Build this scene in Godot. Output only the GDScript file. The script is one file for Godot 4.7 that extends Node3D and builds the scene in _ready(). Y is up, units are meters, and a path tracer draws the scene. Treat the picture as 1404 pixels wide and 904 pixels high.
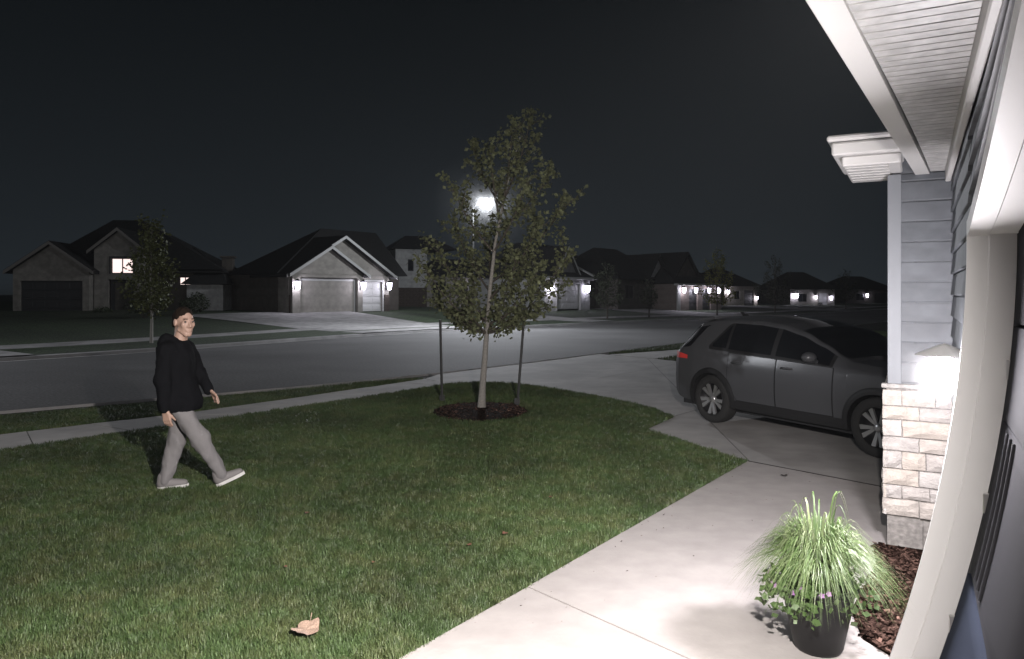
extends Node3D
# A quiet suburban street at night, seen from beside the front door of a house. Right = +x, up = +y, away from the house = -z.

var names := {}
var M := {}
var rng := RandomNumberGenerator.new()
var noise := FastNoiseLite.new()

# ------------------------------------------------------------------ naming
func numbered(called: String, parent: Node) -> String:
	var key := str(parent.get_instance_id()) + "/" + called
	var n: int = names.get(key, -1) + 1
	names[key] = n
	return called if n == 0 else "%s_%03d" % [called, n]

func thing(called: String, label: String, category: String, at := Vector3.ZERO, turn := 0.0, group := "") -> Node3D:
	var o := Node3D.new()
	o.name = numbered(called, self)
	add_child(o, true)
	o.position = at
	o.rotation.y = turn
	tag(o, label, category, group)
	return o

func tag(o: Node, label: String, category: String, group := "") -> void:
	o.set_meta("label", label)
	if category:
		o.set_meta("category", category)
	if group:
		o.set_meta("group", group)

func put(called: String, mesh: Mesh, m: Material, parent: Node = self) -> MeshInstance3D:
	var o := MeshInstance3D.new()
	o.name = numbered(called, parent)
	o.mesh = mesh
	o.material_override = m
	parent.add_child(o, true)
	return o

func obj(called: String, st: SurfaceTool, m: Material, parent: Node = self, smooth := false) -> MeshInstance3D:
	return put(called, done(st, smooth), m, parent)

func struct(called: String, st: SurfaceTool, m: Material, label := "") -> MeshInstance3D:
	var o := obj(called, st, m)
	o.set_meta("kind", "structure")
	if label:
		o.set_meta("label", label)
	return o

func done(st: SurfaceTool, smooth := false) -> ArrayMesh:
	if smooth:
		st.index()
	st.generate_normals()
	return st.commit()

# ------------------------------------------------------------------ shapes
func V(x: float, y: float, d: float) -> Vector3:      # d = metres away from the house
	return Vector3(x, y, -d)

func mb(smooth := false) -> SurfaceTool:
	var st := SurfaceTool.new()
	st.begin(Mesh.PRIMITIVE_TRIANGLES)
	st.set_smooth_group(0 if smooth else -1)
	return st

func tri(st: SurfaceTool, a: Vector3, b: Vector3, c: Vector3) -> void:
	st.add_vertex(a); st.add_vertex(b); st.add_vertex(c)

func quad(st: SurfaceTool, a: Vector3, b: Vector3, c: Vector3, d: Vector3) -> void:
	tri(st, a, b, c); tri(st, a, c, d)

# a box from lo to hi in the frame xf, its edges chamfered by c
func box(st: SurfaceTool, lo: Vector3, hi: Vector3, xf := Transform3D(), c := 0.0) -> void:
	var m := (lo + hi) / 2.0
	var h := (hi - lo) / 2.0
	if c <= 0.0 or c > minf(h.x, minf(h.y, h.z)):
		var p := []
		for i in 8:
			p.append(xf * (m + Vector3(h.x if i & 1 else -h.x, h.y if i & 2 else -h.y, h.z if i & 4 else -h.z)))
		for f in [[0, 1, 3, 2], [4, 6, 7, 5], [0, 4, 5, 1], [2, 3, 7, 6], [0, 2, 6, 4], [1, 5, 7, 3]]:
			quad(st, p[f[0]], p[f[1]], p[f[2]], p[f[3]])
		return
	for axis in 3:
		for s in [-1.0, 1.0]:
			var u := (axis + 1) % 3
			var w := (axis + 2) % 3
			var q := []
			for k in [[-1, -1], [1, -1], [1, 1], [-1, 1]]:
				var v := Vector3.ZERO
				v[axis] = s * h[axis]
				v[u] = k[0] * (h[u] - c)
				v[w] = k[1] * (h[w] - c)
				q.append(xf * (m + v))
			if s > 0:
				quad(st, q[0], q[3], q[2], q[1])
			else:
				quad(st, q[0], q[1], q[2], q[3])
		var u2 := (axis + 1) % 3
		var w2 := (axis + 2) % 3
		for su in [-1.0, 1.0]:
			for sw in [-1.0, 1.0]:
				var q2 := []
				for k in [[-1, 0], [1, 0], [1, 1], [-1, 1]]:
					var v2 := Vector3.ZERO
					v2[axis] = k[0] * (h[axis] - c)
					v2[u2] = su * (h[u2] - (c if k[1] else 0.0))
					v2[w2] = sw * (h[w2] - (0.0 if k[1] else c))
					q2.append(xf * (m + v2))
				quad(st, q2[0], q2[1], q2[2], q2[3])
	for sx in [-1.0, 1.0]:
		for sy in [-1.0, 1.0]:
			for sz in [-1.0, 1.0]:
				var e := Vector3(sx, sy, sz)
				tri(st, xf * (m + e * (h - Vector3(0, c, c))), xf * (m + e * (h - Vector3(c, 0, c))), xf * (m + e * (h - Vector3(c, c, 0))))

# a prism: the outline pts swept along by
func prism(st: SurfaceTool, pts: Array, by: Vector3) -> void:
	var n := pts.size()
	for i in range(1, n - 1):
		tri(st, pts[0], pts[i + 1], pts[i])
		tri(st, pts[0] + by, pts[i] + by, pts[i + 1] + by)
	for i in n:
		var j := (i + 1) % n
		quad(st, pts[i], pts[j], pts[j] + by, pts[i] + by)

func tube(st: SurfaceTool, pts: Array, radii: Array, sides := 7) -> void:
	var rings := []
	for i in pts.size():
		var t: Vector3 = (pts[mini(i + 1, pts.size() - 1)] - pts[maxi(i - 1, 0)]).normalized()
		var a := t.cross(Vector3(0.31, 0.2, 0.93)).normalized()
		var b := t.cross(a)
		var ring := []
		for k in sides:
			var w := TAU * k / sides
			ring.append(pts[i] + (a * cos(w) + b * sin(w)) * radii[i])
		rings.append(ring)
	for i in rings.size() - 1:
		for k in sides:
			var l := (k + 1) % sides
			quad(st, rings[i][k], rings[i][l], rings[i + 1][l], rings[i + 1][k])
	for k in range(1, sides - 1):
		tri(st, rings[0][0], rings[0][k], rings[0][k + 1])
		var e: Array = rings[-1]
		tri(st, e[0], e[k + 1], e[k])

# profile: [radius, height] pairs, turned about the y axis of xf
func lathe(st: SurfaceTool, profile: Array, sides := 16, xf := Transform3D()) -> void:
	for i in profile.size() - 1:
		for k in sides:
			var a := TAU * k / sides
			var b := TAU * (k + 1) / sides
			var p: Array = profile[i]
			var q: Array = profile[i + 1]
			quad(st, xf * Vector3(p[0] * cos(a), p[1], p[0] * sin(a)), xf * Vector3(p[0] * cos(b), p[1], p[0] * sin(b)), xf * Vector3(q[0] * cos(b), q[1], q[0] * sin(b)), xf * Vector3(q[0] * cos(a), q[1], q[0] * sin(a)))

# a sheet of ground: outline of [x, d] pairs at height y, with a skirt of depth thick
func sheet(st: SurfaceTool, outline: Array, y: float, thick := 0.0) -> void:
	var p := PackedVector2Array()
	for q in outline:
		p.append(Vector2(q[0], q[1]))
	var t := Geometry2D.triangulate_polygon(p)
	for i in range(0, t.size(), 3):
		tri(st, V(p[t[i]].x, y, p[t[i]].y), V(p[t[i + 1]].x, y, p[t[i + 1]].y), V(p[t[i + 2]].x, y, p[t[i + 2]].y))
	if thick > 0.0:
		for i in p.size():
			var a := p[i]
			var b := p[(i + 1) % p.size()]
			quad(st, V(a.x, y, a.y), V(b.x, y, b.y), V(b.x, y - thick, b.y), V(a.x, y - thick, a.y))

func inside(outline: Array, x: float, d: float) -> bool:
	var p := PackedVector2Array()
	for q in outline:
		p.append(Vector2(q[0], q[1]))
	return Geometry2D.is_point_in_polygon(Vector2(x, d), p)

func along(line: Array, s: float) -> Vector2:          # point s (0..n-1) of a polyline, smoothed
	var i := clampi(int(floor(s)), 0, line.size() - 2)
	var f := s - i
	var g := func(k: int) -> Vector2:
		var q: Array = line[clampi(k, 0, line.size() - 1)]
		return Vector2(q[0], q[1])
	return (g.call(i) as Vector2).cubic_interpolate(g.call(i + 1), g.call(i - 1), g.call(i + 2), f)

# ------------------------------------------------------------------ materials
func noise_tex(freq: float, dark: float, bright: float, size := 256, seed_ := 1, octaves := 4) -> NoiseTexture2D:
	var n := FastNoiseLite.new()
	n.noise_type = FastNoiseLite.TYPE_SIMPLEX_SMOOTH
	n.frequency = freq
	n.seed = seed_
	n.fractal_octaves = octaves
	var t := NoiseTexture2D.new()
	t.width = size
	t.height = size
	t.seamless = true
	t.noise = n
	var g := Gradient.new()
	g.set_color(0, Color(dark, dark, dark))
	g.set_color(1, Color(bright, bright, bright))
	t.color_ramp = g
	return t

var TX := {}

func mat(key: String, r: float, g: float, b: float, rough := 0.8, tex := "", scale := 1.0, relief := 0.0, metal := 0.0) -> StandardMaterial3D:
	if M.has(key):
		return M[key]
	var m := StandardMaterial3D.new()
	m.resource_name = key
	m.albedo_color = Color(r, g, b).linear_to_srgb()
	m.roughness = rough
	m.metallic = metal
	if tex:
		m.albedo_texture = TX[tex]
		m.uv1_triplanar = true
		m.uv1_world_triplanar = true
		m.uv1_scale = Vector3.ONE * scale
		if relief > 0.0:
			m.heightmap_enabled = true
			m.heightmap_texture = TX["relief"]
			m.heightmap_scale = relief
	M[key] = m
	return m

func glow(key: String, r: float, g: float, b: float, strength: float) -> StandardMaterial3D:
	if M.has(key):
		return M[key]
	var m := StandardMaterial3D.new()
	m.resource_name = key
	m.albedo_color = Color(0.8, 0.8, 0.8)
	m.emission_enabled = true
	m.emission = Color(r, g, b)
	m.emission_energy_multiplier = strength
	M[key] = m
	return m

func blotches(m: StandardMaterial3D, tex: String, scale: float) -> void:   # a second, coarser layer of wear
	m.detail_enabled = true
	m.detail_blend_mode = BaseMaterial3D.BLEND_MODE_MUL
	m.detail_albedo = TX[tex]
	m.detail_uv_layer = BaseMaterial3D.DETAIL_UV_2
	m.uv2_triplanar = true
	m.uv2_world_triplanar = true
	m.uv2_scale = Vector3.ONE * scale

func make_materials() -> void:
	TX["fine"] = noise_tex(0.04, 0.62, 1.0, 256, 3, 5)
	TX["soft"] = noise_tex(0.012, 0.8, 1.0, 256, 5, 4)
	TX["coarse"] = noise_tex(0.008, 0.72, 1.0, 256, 9, 5)
	TX["strong"] = noise_tex(0.02, 0.35, 1.0, 256, 11, 5)
	TX["relief"] = noise_tex(0.06, 0.0, 1.0, 256, 13, 5)
	TX["faint"] = noise_tex(0.01, 0.93, 1.0, 256, 19, 5)
	blotches(mat("concrete", 0.43, 0.402, 0.39, 0.85, "faint", 1.4, 0.12), "faint", 0.27)
	blotches(mat("drive_concrete", 0.5, 0.48, 0.465, 0.85, "faint", 1.1, 0.12), "soft", 0.17)
	blotches(mat("far_concrete", 0.42, 0.41, 0.41, 0.85, "soft", 0.5), "coarse", 0.11)
	blotches(mat("asphalt", 0.15, 0.148, 0.15, 0.88, "fine", 1.2, 0.3), "coarse", 0.08)
	blotches(mat("soil", 0.030, 0.032, 0.016, 0.95, "strong", 2.0, 1.0), "coarse", 0.3)
	blotches(mat("far_grass", 0.066, 0.112, 0.044, 0.95, "strong", 1.2, 2.0), "coarse", 0.1)
	mat("dark_ground", 0.018, 0.024, 0.014, 0.95, "coarse", 0.03)

# ------------------------------------------------------------------ the road and both sides of it
var NEAR := [[-60, -32], [-30, -6.5], [-14, 7.0], [-8.2, 11.7], [-1.9, 17.2], [6.6, 27.9], [16, 39], [40, 66], [90, 124]]
var FAR := [[-70, -17], [-40, 3.5], [-20, 16.2], [-14.4, 21.8], [-10.5, 27.6], [-6.9, 33.6], [-2.2, 39.3], [4.4, 46.0], [10, 51.6], [22, 62.5], [45, 88], [95, 146]]
var RISE := [0.25, 0.25, 0.28, 0.32, 0.45, 0.62, 0.6, 0.5, 0.4, 0.3, 0.1, 0.1]

func far_at(s: float, d: float) -> Vector3:            # s along the far kerb, d metres behind it
	var p := along(FAR, s)
	var t := (along(FAR, s + 0.05) - along(FAR, s - 0.05)).normalized()
	var n := Vector2(-t.y, t.x)
	var q := p + n * d
	return V(q.x, far_height(s, d), q.y)

func far_height(s: float, d: float) -> float:
	var i := clampi(int(floor(s)), 0, RISE.size() - 2)
	var a: float = lerpf(RISE[i], RISE[i + 1], clampf(s - i, 0, 1))
	return 0.03 + 0.012 * d + a * smoothstep(1.0, 13.0, d)

func far_strip(st: SurfaceTool, s0: float, s1: float, d0: float, d1: float, lift: float, sub := 4, s2 := -1.0, s3 := -1.0) -> void:
	var n := int(ceil((s1 - s0) * 8.0)) + 1
	for i in n:
		for j in sub:
			var q := []
			for k in [[i, j], [i + 1, j], [i + 1, j + 1], [i, j + 1]]:
				var f := float(k[1]) / sub
				var a := s0 if s2 < 0 else lerpf(s0, s2, f)
				var b := s1 if s3 < 0 else lerpf(s1, s3, f)
				q.append(far_at(lerpf(a, b, float(k[0]) / n), lerpf(d0, d1, f)) + Vector3(0, lift, 0))
			quad(st, q[0], q[1], q[2], q[3])

var LAWN := [[-0.62, 3.7], [0.1, 4.68], [1.25, 6.3], [2.63, 8.15], [1.84, 10.1], [2.46, 11.15], [2.3, 11.8], [2.0, 12.5], [1.34, 13.6], [0.7, 14.5], [-0.03, 15.2], [-0.7, 15.3], [-1.25, 15.1], [-2.76, 13.0], [-6.12, 8.72], [-12.6, 1.0], [-18.9, -4.6], [-26, -10.1], [-20, -16], [-5, -6]]
var VERGE := [[-1.95, 16.05], [-2.6, 15.7], [-5.2, 13.3], [-8.0, 11.0], [-14, 6.1], [-20, 1.1], [-19.4, 0.3], [-13.2, 5.2], [-6.84, 9.74], [-4.9, 11.8]]
var RIGHT_VERGE := [[2.95, 22.5], [4.0, 23.9], [6.5, 27.1], [15.7, 37.9], [16.6, 37.1], [8.0, 26.6], [6.3, 25.0]]
var RIGHT_LAWN := [[4.15, 20.9], [5.0, 21.8], [9.4, 26.2], [17.6, 35.9], [45, 20], [30, 4], [9.5, 10.5], [7.4, 14.5], [5.6, 18.6]]

func build_ground() -> void:
	var st := mb()
	sheet(st, [[-700, -60], [-700, 900], [700, 900], [700, -60]], -0.45)
	struct("ground", st, M.dark_ground)
	# road
	st = mb()
	for i in 90:
		var a := i / 90.0
		var b := (i + 1) / 90.0
		var n0 := along(NEAR, a * (NEAR.size() - 1))
		var n1 := along(NEAR, b * (NEAR.size() - 1))
		var f0 := along(FAR, a * (FAR.size() - 1))
		var f1 := along(FAR, b * (FAR.size() - 1))
		for k in 4:
			var u := k / 4.0
			var w := (k + 1) / 4.0
			var y := func(t: float) -> float: return -0.1 + 0.1 * sin(t * PI)
			var p0 := n0.lerp(f0, u)
			var p1 := n1.lerp(f1, u)
			var p2 := n1.lerp(f1, w)
			var p3 := n0.lerp(f0, w)
			quad(st, V(p0.x, y.call(u), p0.y), V(p1.x, y.call(u), p1.y), V(p2.x, y.call(w), p2.y), V(p3.x, y.call(w), p3.y))
	struct("road", st, M.asphalt)
	# near base of the lot, kerbs
	st = mb()
	sheet(st, [[-62, -34], [-30.2, -6.9], [-14.1, 6.7], [-8.3, 11.4], [-2.0, 16.9], [6.5, 27.6], [16, 38.6], [40, 65.5], [90, 123], [140, 90], [40, -30], [-20, -58]], -0.02)
	struct("lot_base", st, M.soil)
	for side in [0, 1]:
		st = mb()
		var line: Array = NEAR if side == 0 else FAR
		var steps := (line.size() - 1) * 10
		for i in steps:
			var q := []
			for e in [i, i + 1]:
				var s := float(e) / 10.0
				var p := along(line, s)
				var t := (along(line, minf(s + 0.05, line.size() - 1)) - along(line, maxf(s - 0.05, 0))).normalized()
				var nn := Vector2(t.y, -t.x) if side == 0 else Vector2(-t.y, t.x)
				q.append([p - nn * 0.32, p, p + nn * 0.05, p + nn * 0.16, p + nn * 0.2])
			var hs := [-0.082, -0.09, 0.0, 0.028, -0.1]
			for k in 4:
				var a2: Vector2 = q[0][k]
				var b2: Vector2 = q[1][k]
				var c2: Vector2 = q[1][k + 1]
				var d2: Vector2 = q[0][k + 1]
				quad(st, V(a2.x, hs[k], a2.y), V(b2.x, hs[k], b2.y), V(c2.x, hs[k + 1], c2.y), V(d2.x, hs[k + 1], d2.y))
		struct("kerb", st, M.far_concrete)
	# the driveway with its flared apron
	st = mb()
	sheet(st, [[2.66, 8.15], [1.87, 10.1], [2.5, 11.15], [2.33, 11.85], [2.03, 12.55], [1.37, 13.65], [0.72, 14.55], [-0.03, 15.25], [-0.75, 15.35], [-1.3, 15.15], [-1.9, 16.1], [-1.7, 16.95], [-0.4, 18.6], [1.4, 20.8], [2.7, 22.6], [4.1, 20.9], [5.6, 18.6], [7.4, 14.5], [9.5, 10.5], [10, 8.0], [7, 3.5], [2.72, 7.95]], 0.012, 0.1)
	struct("driveway", st, M.drive_concrete)
	# front walk: slabs with open joints, square to the house
	var walk := Node3D.new()
	walk.name = "front_walk"
	add_child(walk, true)
	walk.set_meta("kind", "structure")
	var cuts := [[-3.0, 0.5], [0.10, 4.66], [2.63, 8.14], [4.6, 10.8]]
	var dir := Vector2(0.588, 0.809)
	var across := Vector2(0.66, -0.75)
	for i in 2:
		var a := Vector2(cuts[i][0], cuts[i][1]) + dir * (0.006 if i else 0.0)
		var b := Vector2(cuts[i + 1][0], cuts[i + 1][1]) - dir * 0.006
		var far_x := across * 5.0
		st = mb()
		sheet(st, [[a.x, a.y], [b.x, b.y], [b.x + far_x.x, b.y + far_x.y], [a.x + far_x.x, a.y + far_x.y]], 0.022 + 0.002 * i, 0.12)
		obj("slab", st, M.concrete, walk)
	st = mb()
	var far_end := Vector2(2.63, 8.14) + across * 5.0
	sheet(st, [[2.625, 8.145], [2.64, 8.163], [far_end.x + 0.015, far_end.y + 0.018], [far_end.x, far_end.y]], 0.0262, 0.02)
	obj("expansion_joint", st, mat("joint_felt", 0.035, 0.032, 0.03, 0.95), walk)
	var drive := get_node("driveway")
	for q in [[2.47, 11.15, 6.4, 15.9], [1.9, 16.1, 4.75, 19.9], [2.66, 8.15, 3.9, 21.0]]:
		st = mb()
		var a := Vector2(q[0], q[1])
		var b := Vector2(q[2], q[3])
		var n := (b - a).normalized().orthogonal() * 0.007
		sheet(st, [[a.x - n.x, a.y - n.y], [a.x + n.x, a.y + n.y], [b.x + n.x, b.y + n.y], [b.x - n.x, b.y - n.y]], 0.0155)
		obj("control_joint", st, mat("groove", 0.16, 0.15, 0.145, 0.95), drive)
	# sidewalk, slab by slab
	var sw := Node3D.new()
	sw.name = "sidewalk"
	add_child(sw, true)
	sw.set_meta("kind", "structure")
	var inner := [[-26, -10.2], [-19, -4.7], [-12.6, 0.9], [-6.12, 8.72 - 0.35], [-2.76, 12.75], [-1.28, 15.12]]
	var outer := [[-26.8, -9.2], [-19.8, -3.6], [-13.3, 2.2], [-6.9, 9.6], [-4.9, 11.75], [-1.92, 16.0]]
	for i in 26:
		var s0 := i / 26.0 * 5.0
		var s1 := (i + 1) / 26.0 * 5.0 - 0.0022
		st = mb()
		var a := along(inner, s0)
		var b := along(inner, s1)
		var c := along(outer, s1)
		var e := along(outer, s0)
		sheet(st, [[a.x, a.y], [b.x, b.y], [c.x, c.y], [e.x, e.y]], 0.016 + 0.003 * (i % 2), 0.1)
		obj("slab", st, M.drive_concrete, sw)
	st = mb()
	sheet(st, [[3.0, 22.4], [6.3, 24.85], [8.1, 26.5], [16.7, 37.0], [17.5, 36.0], [9.35, 26.3], [4.95, 21.9], [4.1, 21.0]], 0.014, 0.1)
	struct("sidewalk_beyond_driveway", st, M.drive_concrete)
	# soil under the grass
	var k := 0
	for piece in [LAWN, VERGE, RIGHT_VERGE, RIGHT_LAWN]:
		st = mb()
		sheet(st, piece, 0.0 + 0.001 * k, 0.1)
		struct(["lawn_soil", "verge_soil", "far_right_verge_soil", "right_lawn_soil"][k], st, M.soil if k < 2 else M.far_grass)
		k += 1
	# beyond the road
	st = mb()
	far_strip(st, 0.0, 11.0, 0.18, 46.0, 0.0, 14)
	struct("far_lawn_ground", st, M.far_grass)
	st = mb()
	far_strip(st, 0.0, 11.0, 2.6, 3.9, 0.012, 2)
	struct("far_sidewalk", st, M.far_concrete)
	# far driveways: kerb to garage
	for d in [["far_driveway", 2.2, 3.02, 1.72, 2.5, 24.0], ["far_driveway", 5.02, 6.02, 4.75, 5.98, 11.5], ["far_driveway", 7.1, 7.55, 6.88, 7.38, 12.0], ["far_driveway", 8.6, 8.95, 8.45, 8.85, 12.0], ["far_driveway", 9.6, 9.8, 9.6, 9.8, 14.0]]:
		st = mb()
		far_strip(st, d[1], d[2], 0.1, d[5], 0.022, 8, d[3], d[4])
		struct(d[0], st, M.far_concrete)

# ------------------------------------------------------------------ grass
func tuft_mesh(blades: int, h: float, spread: float, w: float, sd: int) -> ArrayMesh:
	var r := RandomNumberGenerator.new()
	r.seed = sd
	var st := mb()
	for i in blades:
		var p := Vector3(r.randf_range(-spread, spread), 0, r.randf_range(-spread, spread))
		var a := r.randf() * TAU
		var lean := Vector3(cos(a), 0, sin(a)) * r.randf_range(0.1, 0.75)
		var hh := h * r.randf_range(0.6, 1.15)
		var side := Vector3(-sin(a + r.randf_range(-0.8, 0.8)), 0, cos(a)) * w
		var mid := p + Vector3(0, hh * 0.6, 0) + lean * hh * 0.4
		var tip := p + Vector3(0, hh * 0.92, 0) + lean * hh * 1.1
		quad(st, p - side, p + side, mid + side * 0.8, mid - side * 0.8)
		tri(st, mid - side * 0.8, mid + side * 0.8, tip)
	return done(st)

func scatter(called: String, mesh: Mesh, m: Material, outline: Array, box2: Array, count: int, fall: float, tint: Callable, y := 0.0, size := 1.0) -> void:
	var poly := PackedVector2Array()
	for q in outline:
		poly.append(Vector2(q[0], q[1]))
	var xs := []
	var tries := 0
	while xs.size() < count and tries < count * 12:
		tries += 1
		var p := Vector2(rng.randf_range(box2[0], box2[2]), rng.randf_range(box2[1], box2[3]))
		if absf(p.x) > p.y * 0.76 + 1.6:
			continue
		var keep := pow(clampf(4.5 / maxf(p.y, 4.5), 0, 1), fall)
		if Vector2((p.x + 0.5) / 0.78, (p.y - 11.65) / 1.0).length() < 1.0:
			continue
		if rng.randf() > keep or not Geometry2D.is_point_in_polygon(p, poly):
			continue
		xs.append(p)
	var mm := MultiMesh.new()
	mm.transform_format = MultiMesh.TRANSFORM_3D
	mm.use_colors = true
	mm.mesh = mesh
	mm.instance_count = xs.size()
	for i in xs.size():
		var p: Vector2 = xs[i]
		var sc := size * rng.randf_range(0.75, 1.25) * (1.0 + clampf((p.y - 5.0) * 0.06, 0.0, 0.6))
		var b := Basis(Vector3.UP, rng.randf() * TAU).scaled(Vector3(sc, sc * rng.randf_range(0.75, 1.1), sc))
		mm.set_instance_transform(i, Transform3D(b, V(p.x, y, p.y)))
		mm.set_instance_color(i, tint.call(p))
	var o := MultiMeshInstance3D.new()
	o.name = numbered(called, self)
	o.multimesh = mm
	o.material_override = m
	add_child(o, true)
	o.set_meta("kind", "stuff")

func build_grass() -> void:
	var m := mat("blade", 1, 1, 1, 0.55)
	m.vertex_color_use_as_albedo = true
	m.backlight_enabled = true
	m.backlight = Color(0.3, 0.3, 0.3)
	var tint := func(p: Vector2) -> Color:
		var a := noise.get_noise_2d(p.x * 55, p.y * 55)
		var b := noise.get_noise_2d(p.x * 260 + 90, p.y * 260)
		var v := 1.0 + 0.5 * a + rng.randf_range(-0.28, 0.3)
		var dry := clampf(0.2 + 0.7 * b + rng.randf_range(-0.2, 0.25), 0.0, 1.0)
		return Color(lerpf(0.053, 0.105, dry) * v, lerpf(0.09, 0.112, dry) * v, lerpf(0.029, 0.046, dry) * v)
	var o := tuft_mesh(11, 0.042, 0.03, 0.0021, 4)
	scatter("lawn_grass", o, m, LAWN, [-13, 0.2, 3, 15.6], 128000, 1.45, tint)
	get_node("lawn_grass").set_meta("label", "short mown green grass of the front lawn")
	var o2 := tuft_mesh(12, 0.05, 0.05, 0.004, 5)
	scatter("verge_grass", o2, m, VERGE, [-14, 5, -1, 16.2], 9000, 0.0, tint, 0.0, 0.7)
	get_node("verge_grass").set_meta("label", "grass strip between the sidewalk and the road")
	scatter("right_verge_grass", o2, m, RIGHT_VERGE, [2.8, 22, 16.8, 38], 5000, 0.0, tint, 0.002)
	scatter("right_lawn_grass", o2, m, RIGHT_LAWN, [4, 4, 20, 36], 9000, 0.0, tint, 0.003)

# ------------------------------------------------------------------ lamps
func omni(parent: Node3D, at: Vector3, energy: float, c: Color, size := 0.08) -> void:
	var l := OmniLight3D.new()
	l.name = numbered("light", parent)
	l.position = at
	l.light_energy = energy
	l.light_color = c
	l.light_size = size
	l.omni_range = 60.0
	l.omni_attenuation = 2.0
	l.shadow_enabled = true
	parent.add_child(l, true)

func spot(parent: Node3D, at: Vector3, aim: Vector3, energy: float, angle: float, c: Color, size: float) -> void:
	var l := SpotLight3D.new()
	l.name = numbered("spot", parent)
	l.light_energy = energy
	l.light_color = c
	l.light_size = size
	l.spot_range = 120.0
	l.spot_attenuation = 2.0
	l.spot_angle = angle
	l.spot_angle_attenuation = 0.8
	l.shadow_enabled = true
	parent.add_child(l, true)
	l.look_at_from_position(at, aim)

# a coach lantern on a wall: back plate, arm, cap and glowing glass
func lantern(parent: Node3D, at: Vector3, energy: float, size := 1.0, bright := 14.0) -> void:
	var st := mb()
	box(st, Vector3(-0.06, -0.14, 0.0) * size, Vector3(0.06, 0.14, 0.025) * size, Transform3D(), 0.006)
	box(st, Vector3(-0.018, 0.09, 0.02) * size, Vector3(0.018, 0.12, 0.14) * size)
	lathe(st, [[0.0, 0.27], [0.03, 0.25], [0.125, 0.17], [0.125, 0.155], [0.0, 0.155]], 8, Transform3D(Basis().scaled(Vector3.ONE * size), Vector3(0, 0, 0.14) * size))
	var o := obj("wall_lantern", st, mat("lantern_metal", 0.02, 0.02, 0.02, 0.5), parent)
	o.position = at
	st = mb(true)
	lathe(st, [[0.0, -0.17], [0.075, -0.15], [0.1, 0.0], [0.11, 0.152], [0.0, 0.153]], 10, Transform3D(Basis().scaled(Vector3.ONE * size), Vector3(0, 0, 0.14) * size))
	obj("lamp_glass", st, glow("lantern_glow_%d" % int(bright), 0.93, 0.91, 1.0, bright), o, true)
	if energy > 0.0:
		omni(o, Vector3(0, 0, 0.14) * size, energy, Color(0.97, 0.95, 1.0), 0.1)

# ------------------------------------------------------------------ houses: walls with openings, roofs, doors, windows
func wall_with(st: SurfaceTool, x0: float, x1: float, y0: float, y1: float, z0: float, z1: float, holes := []) -> void:
	var xs := [x0, x1]
	for h in holes:
		xs.append(h[0]); xs.append(h[1])
	xs.sort()
	for i in xs.size() - 1:
		if xs[i + 1] - xs[i] < 0.001:
			continue
		var c: float = (xs[i] + xs[i + 1]) / 2.0
		var spans := []
		for h in holes:
			if c > h[0] and c < h[1]:
				spans.append([h[2], h[3]])
		spans.sort_custom(func(a, b): return a[0] < b[0])
		var y := y0
		for s in spans:
			if s[0] > y + 0.001:
				box(st, Vector3(xs[i], y, z0), Vector3(xs[i + 1], s[0], z1))
			y = s[1]
		if y < y1 - 0.001:
			box(st, Vector3(xs[i], y, z0), Vector3(xs[i + 1], y1, z1))

# a block of house: local x along its front, z towards the street; its front at zf, its back at zb
func block(h: Node3D, x0: float, x1: float, zf: float, zb: float, top: float, m: Material, holes := []) -> void:
	var st := mb()
	wall_with(st, x0, x1, -0.6, top, zf - 0.2, zf, holes)
	obj("front_wall", st, m, h)
	st = mb()
	box(st, Vector3(x0, -0.6, zb), Vector3(x0 + 0.2, top, zf - 0.203))
	box(st, Vector3(x1 - 0.2, -0.6, zb), Vector3(x1, top, zf - 0.203))
	box(st, Vector3(x0 + 0.203, -0.6, zb), Vector3(x1 - 0.203, top, zb + 0.2))
	obj("wall", st, m, h)

func gable_roof(h: Node3D, x0: float, x1: float, zf: float, zb: float, eave: float, ridge: float, over: float, roof: Material, face: Material, trim: Material, peak := 0.5) -> void:
	var xm := lerpf(x0, x1, peak)
	var st := mb()
	prism(st, [Vector3(x0, eave + 0.003, zf - 0.18), Vector3(xm, ridge, zf - 0.18), Vector3(x1, eave + 0.003, zf - 0.18)], Vector3(0, 0, 0.16))
	obj("gable", st, face, h)
	for s in [0, 1]:
		var xe := x0 - over if s == 0 else x1 + over
		var xb := x0 if s == 0 else x1
		var k := (ridge - eave) / absf(xm - xb)
		var ye := ridge - k * absf(xm - xe)
		st = mb()
		prism(st, [Vector3(xe, ye + 0.02, zf + over), Vector3(xm, ridge + 0.02, zf + over), Vector3(xm, ridge + 0.2, zf + over), Vector3(xe, ye + 0.2, zf + over)], Vector3(0, 0, zb - zf - over))
		var r := obj("roof", st, roof, h)
		st = mb()
		prism(st, [Vector3(xe, ye - 0.02, zf + over + 0.003), Vector3(xm, ridge - 0.02, zf + over + 0.003), Vector3(xm, ridge + 0.17, zf + over + 0.003), Vector3(xe, ye + 0.17, zf + over + 0.003)], Vector3(0, 0, 0.04))
		obj("rake_board", st, trim, r)

func hip_roof(h: Node3D, x0: float, x1: float, zf: float, zb: float, eave: float, rx0: float, rx1: float, rz: float, ridge: float, roof: Material, called := "roof") -> MeshInstance3D:
	var st := mb()
	var a := Vector3(x0, eave, zf)
	var b := Vector3(x1, eave, zf)
	var c := Vector3(x1, eave, zb)
	var d := Vector3(x0, eave, zb)
	var e := Vector3(rx0, ridge, rz)
	var f := Vector3(rx1, ridge, rz)
	quad(st, a, e, f, b)
	quad(st, c, f, e, d)
	tri(st, b, f, c)
	tri(st, d, e, a)
	quad(st, a, b, c, d)
	return obj(called, st, roof, h)

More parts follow.
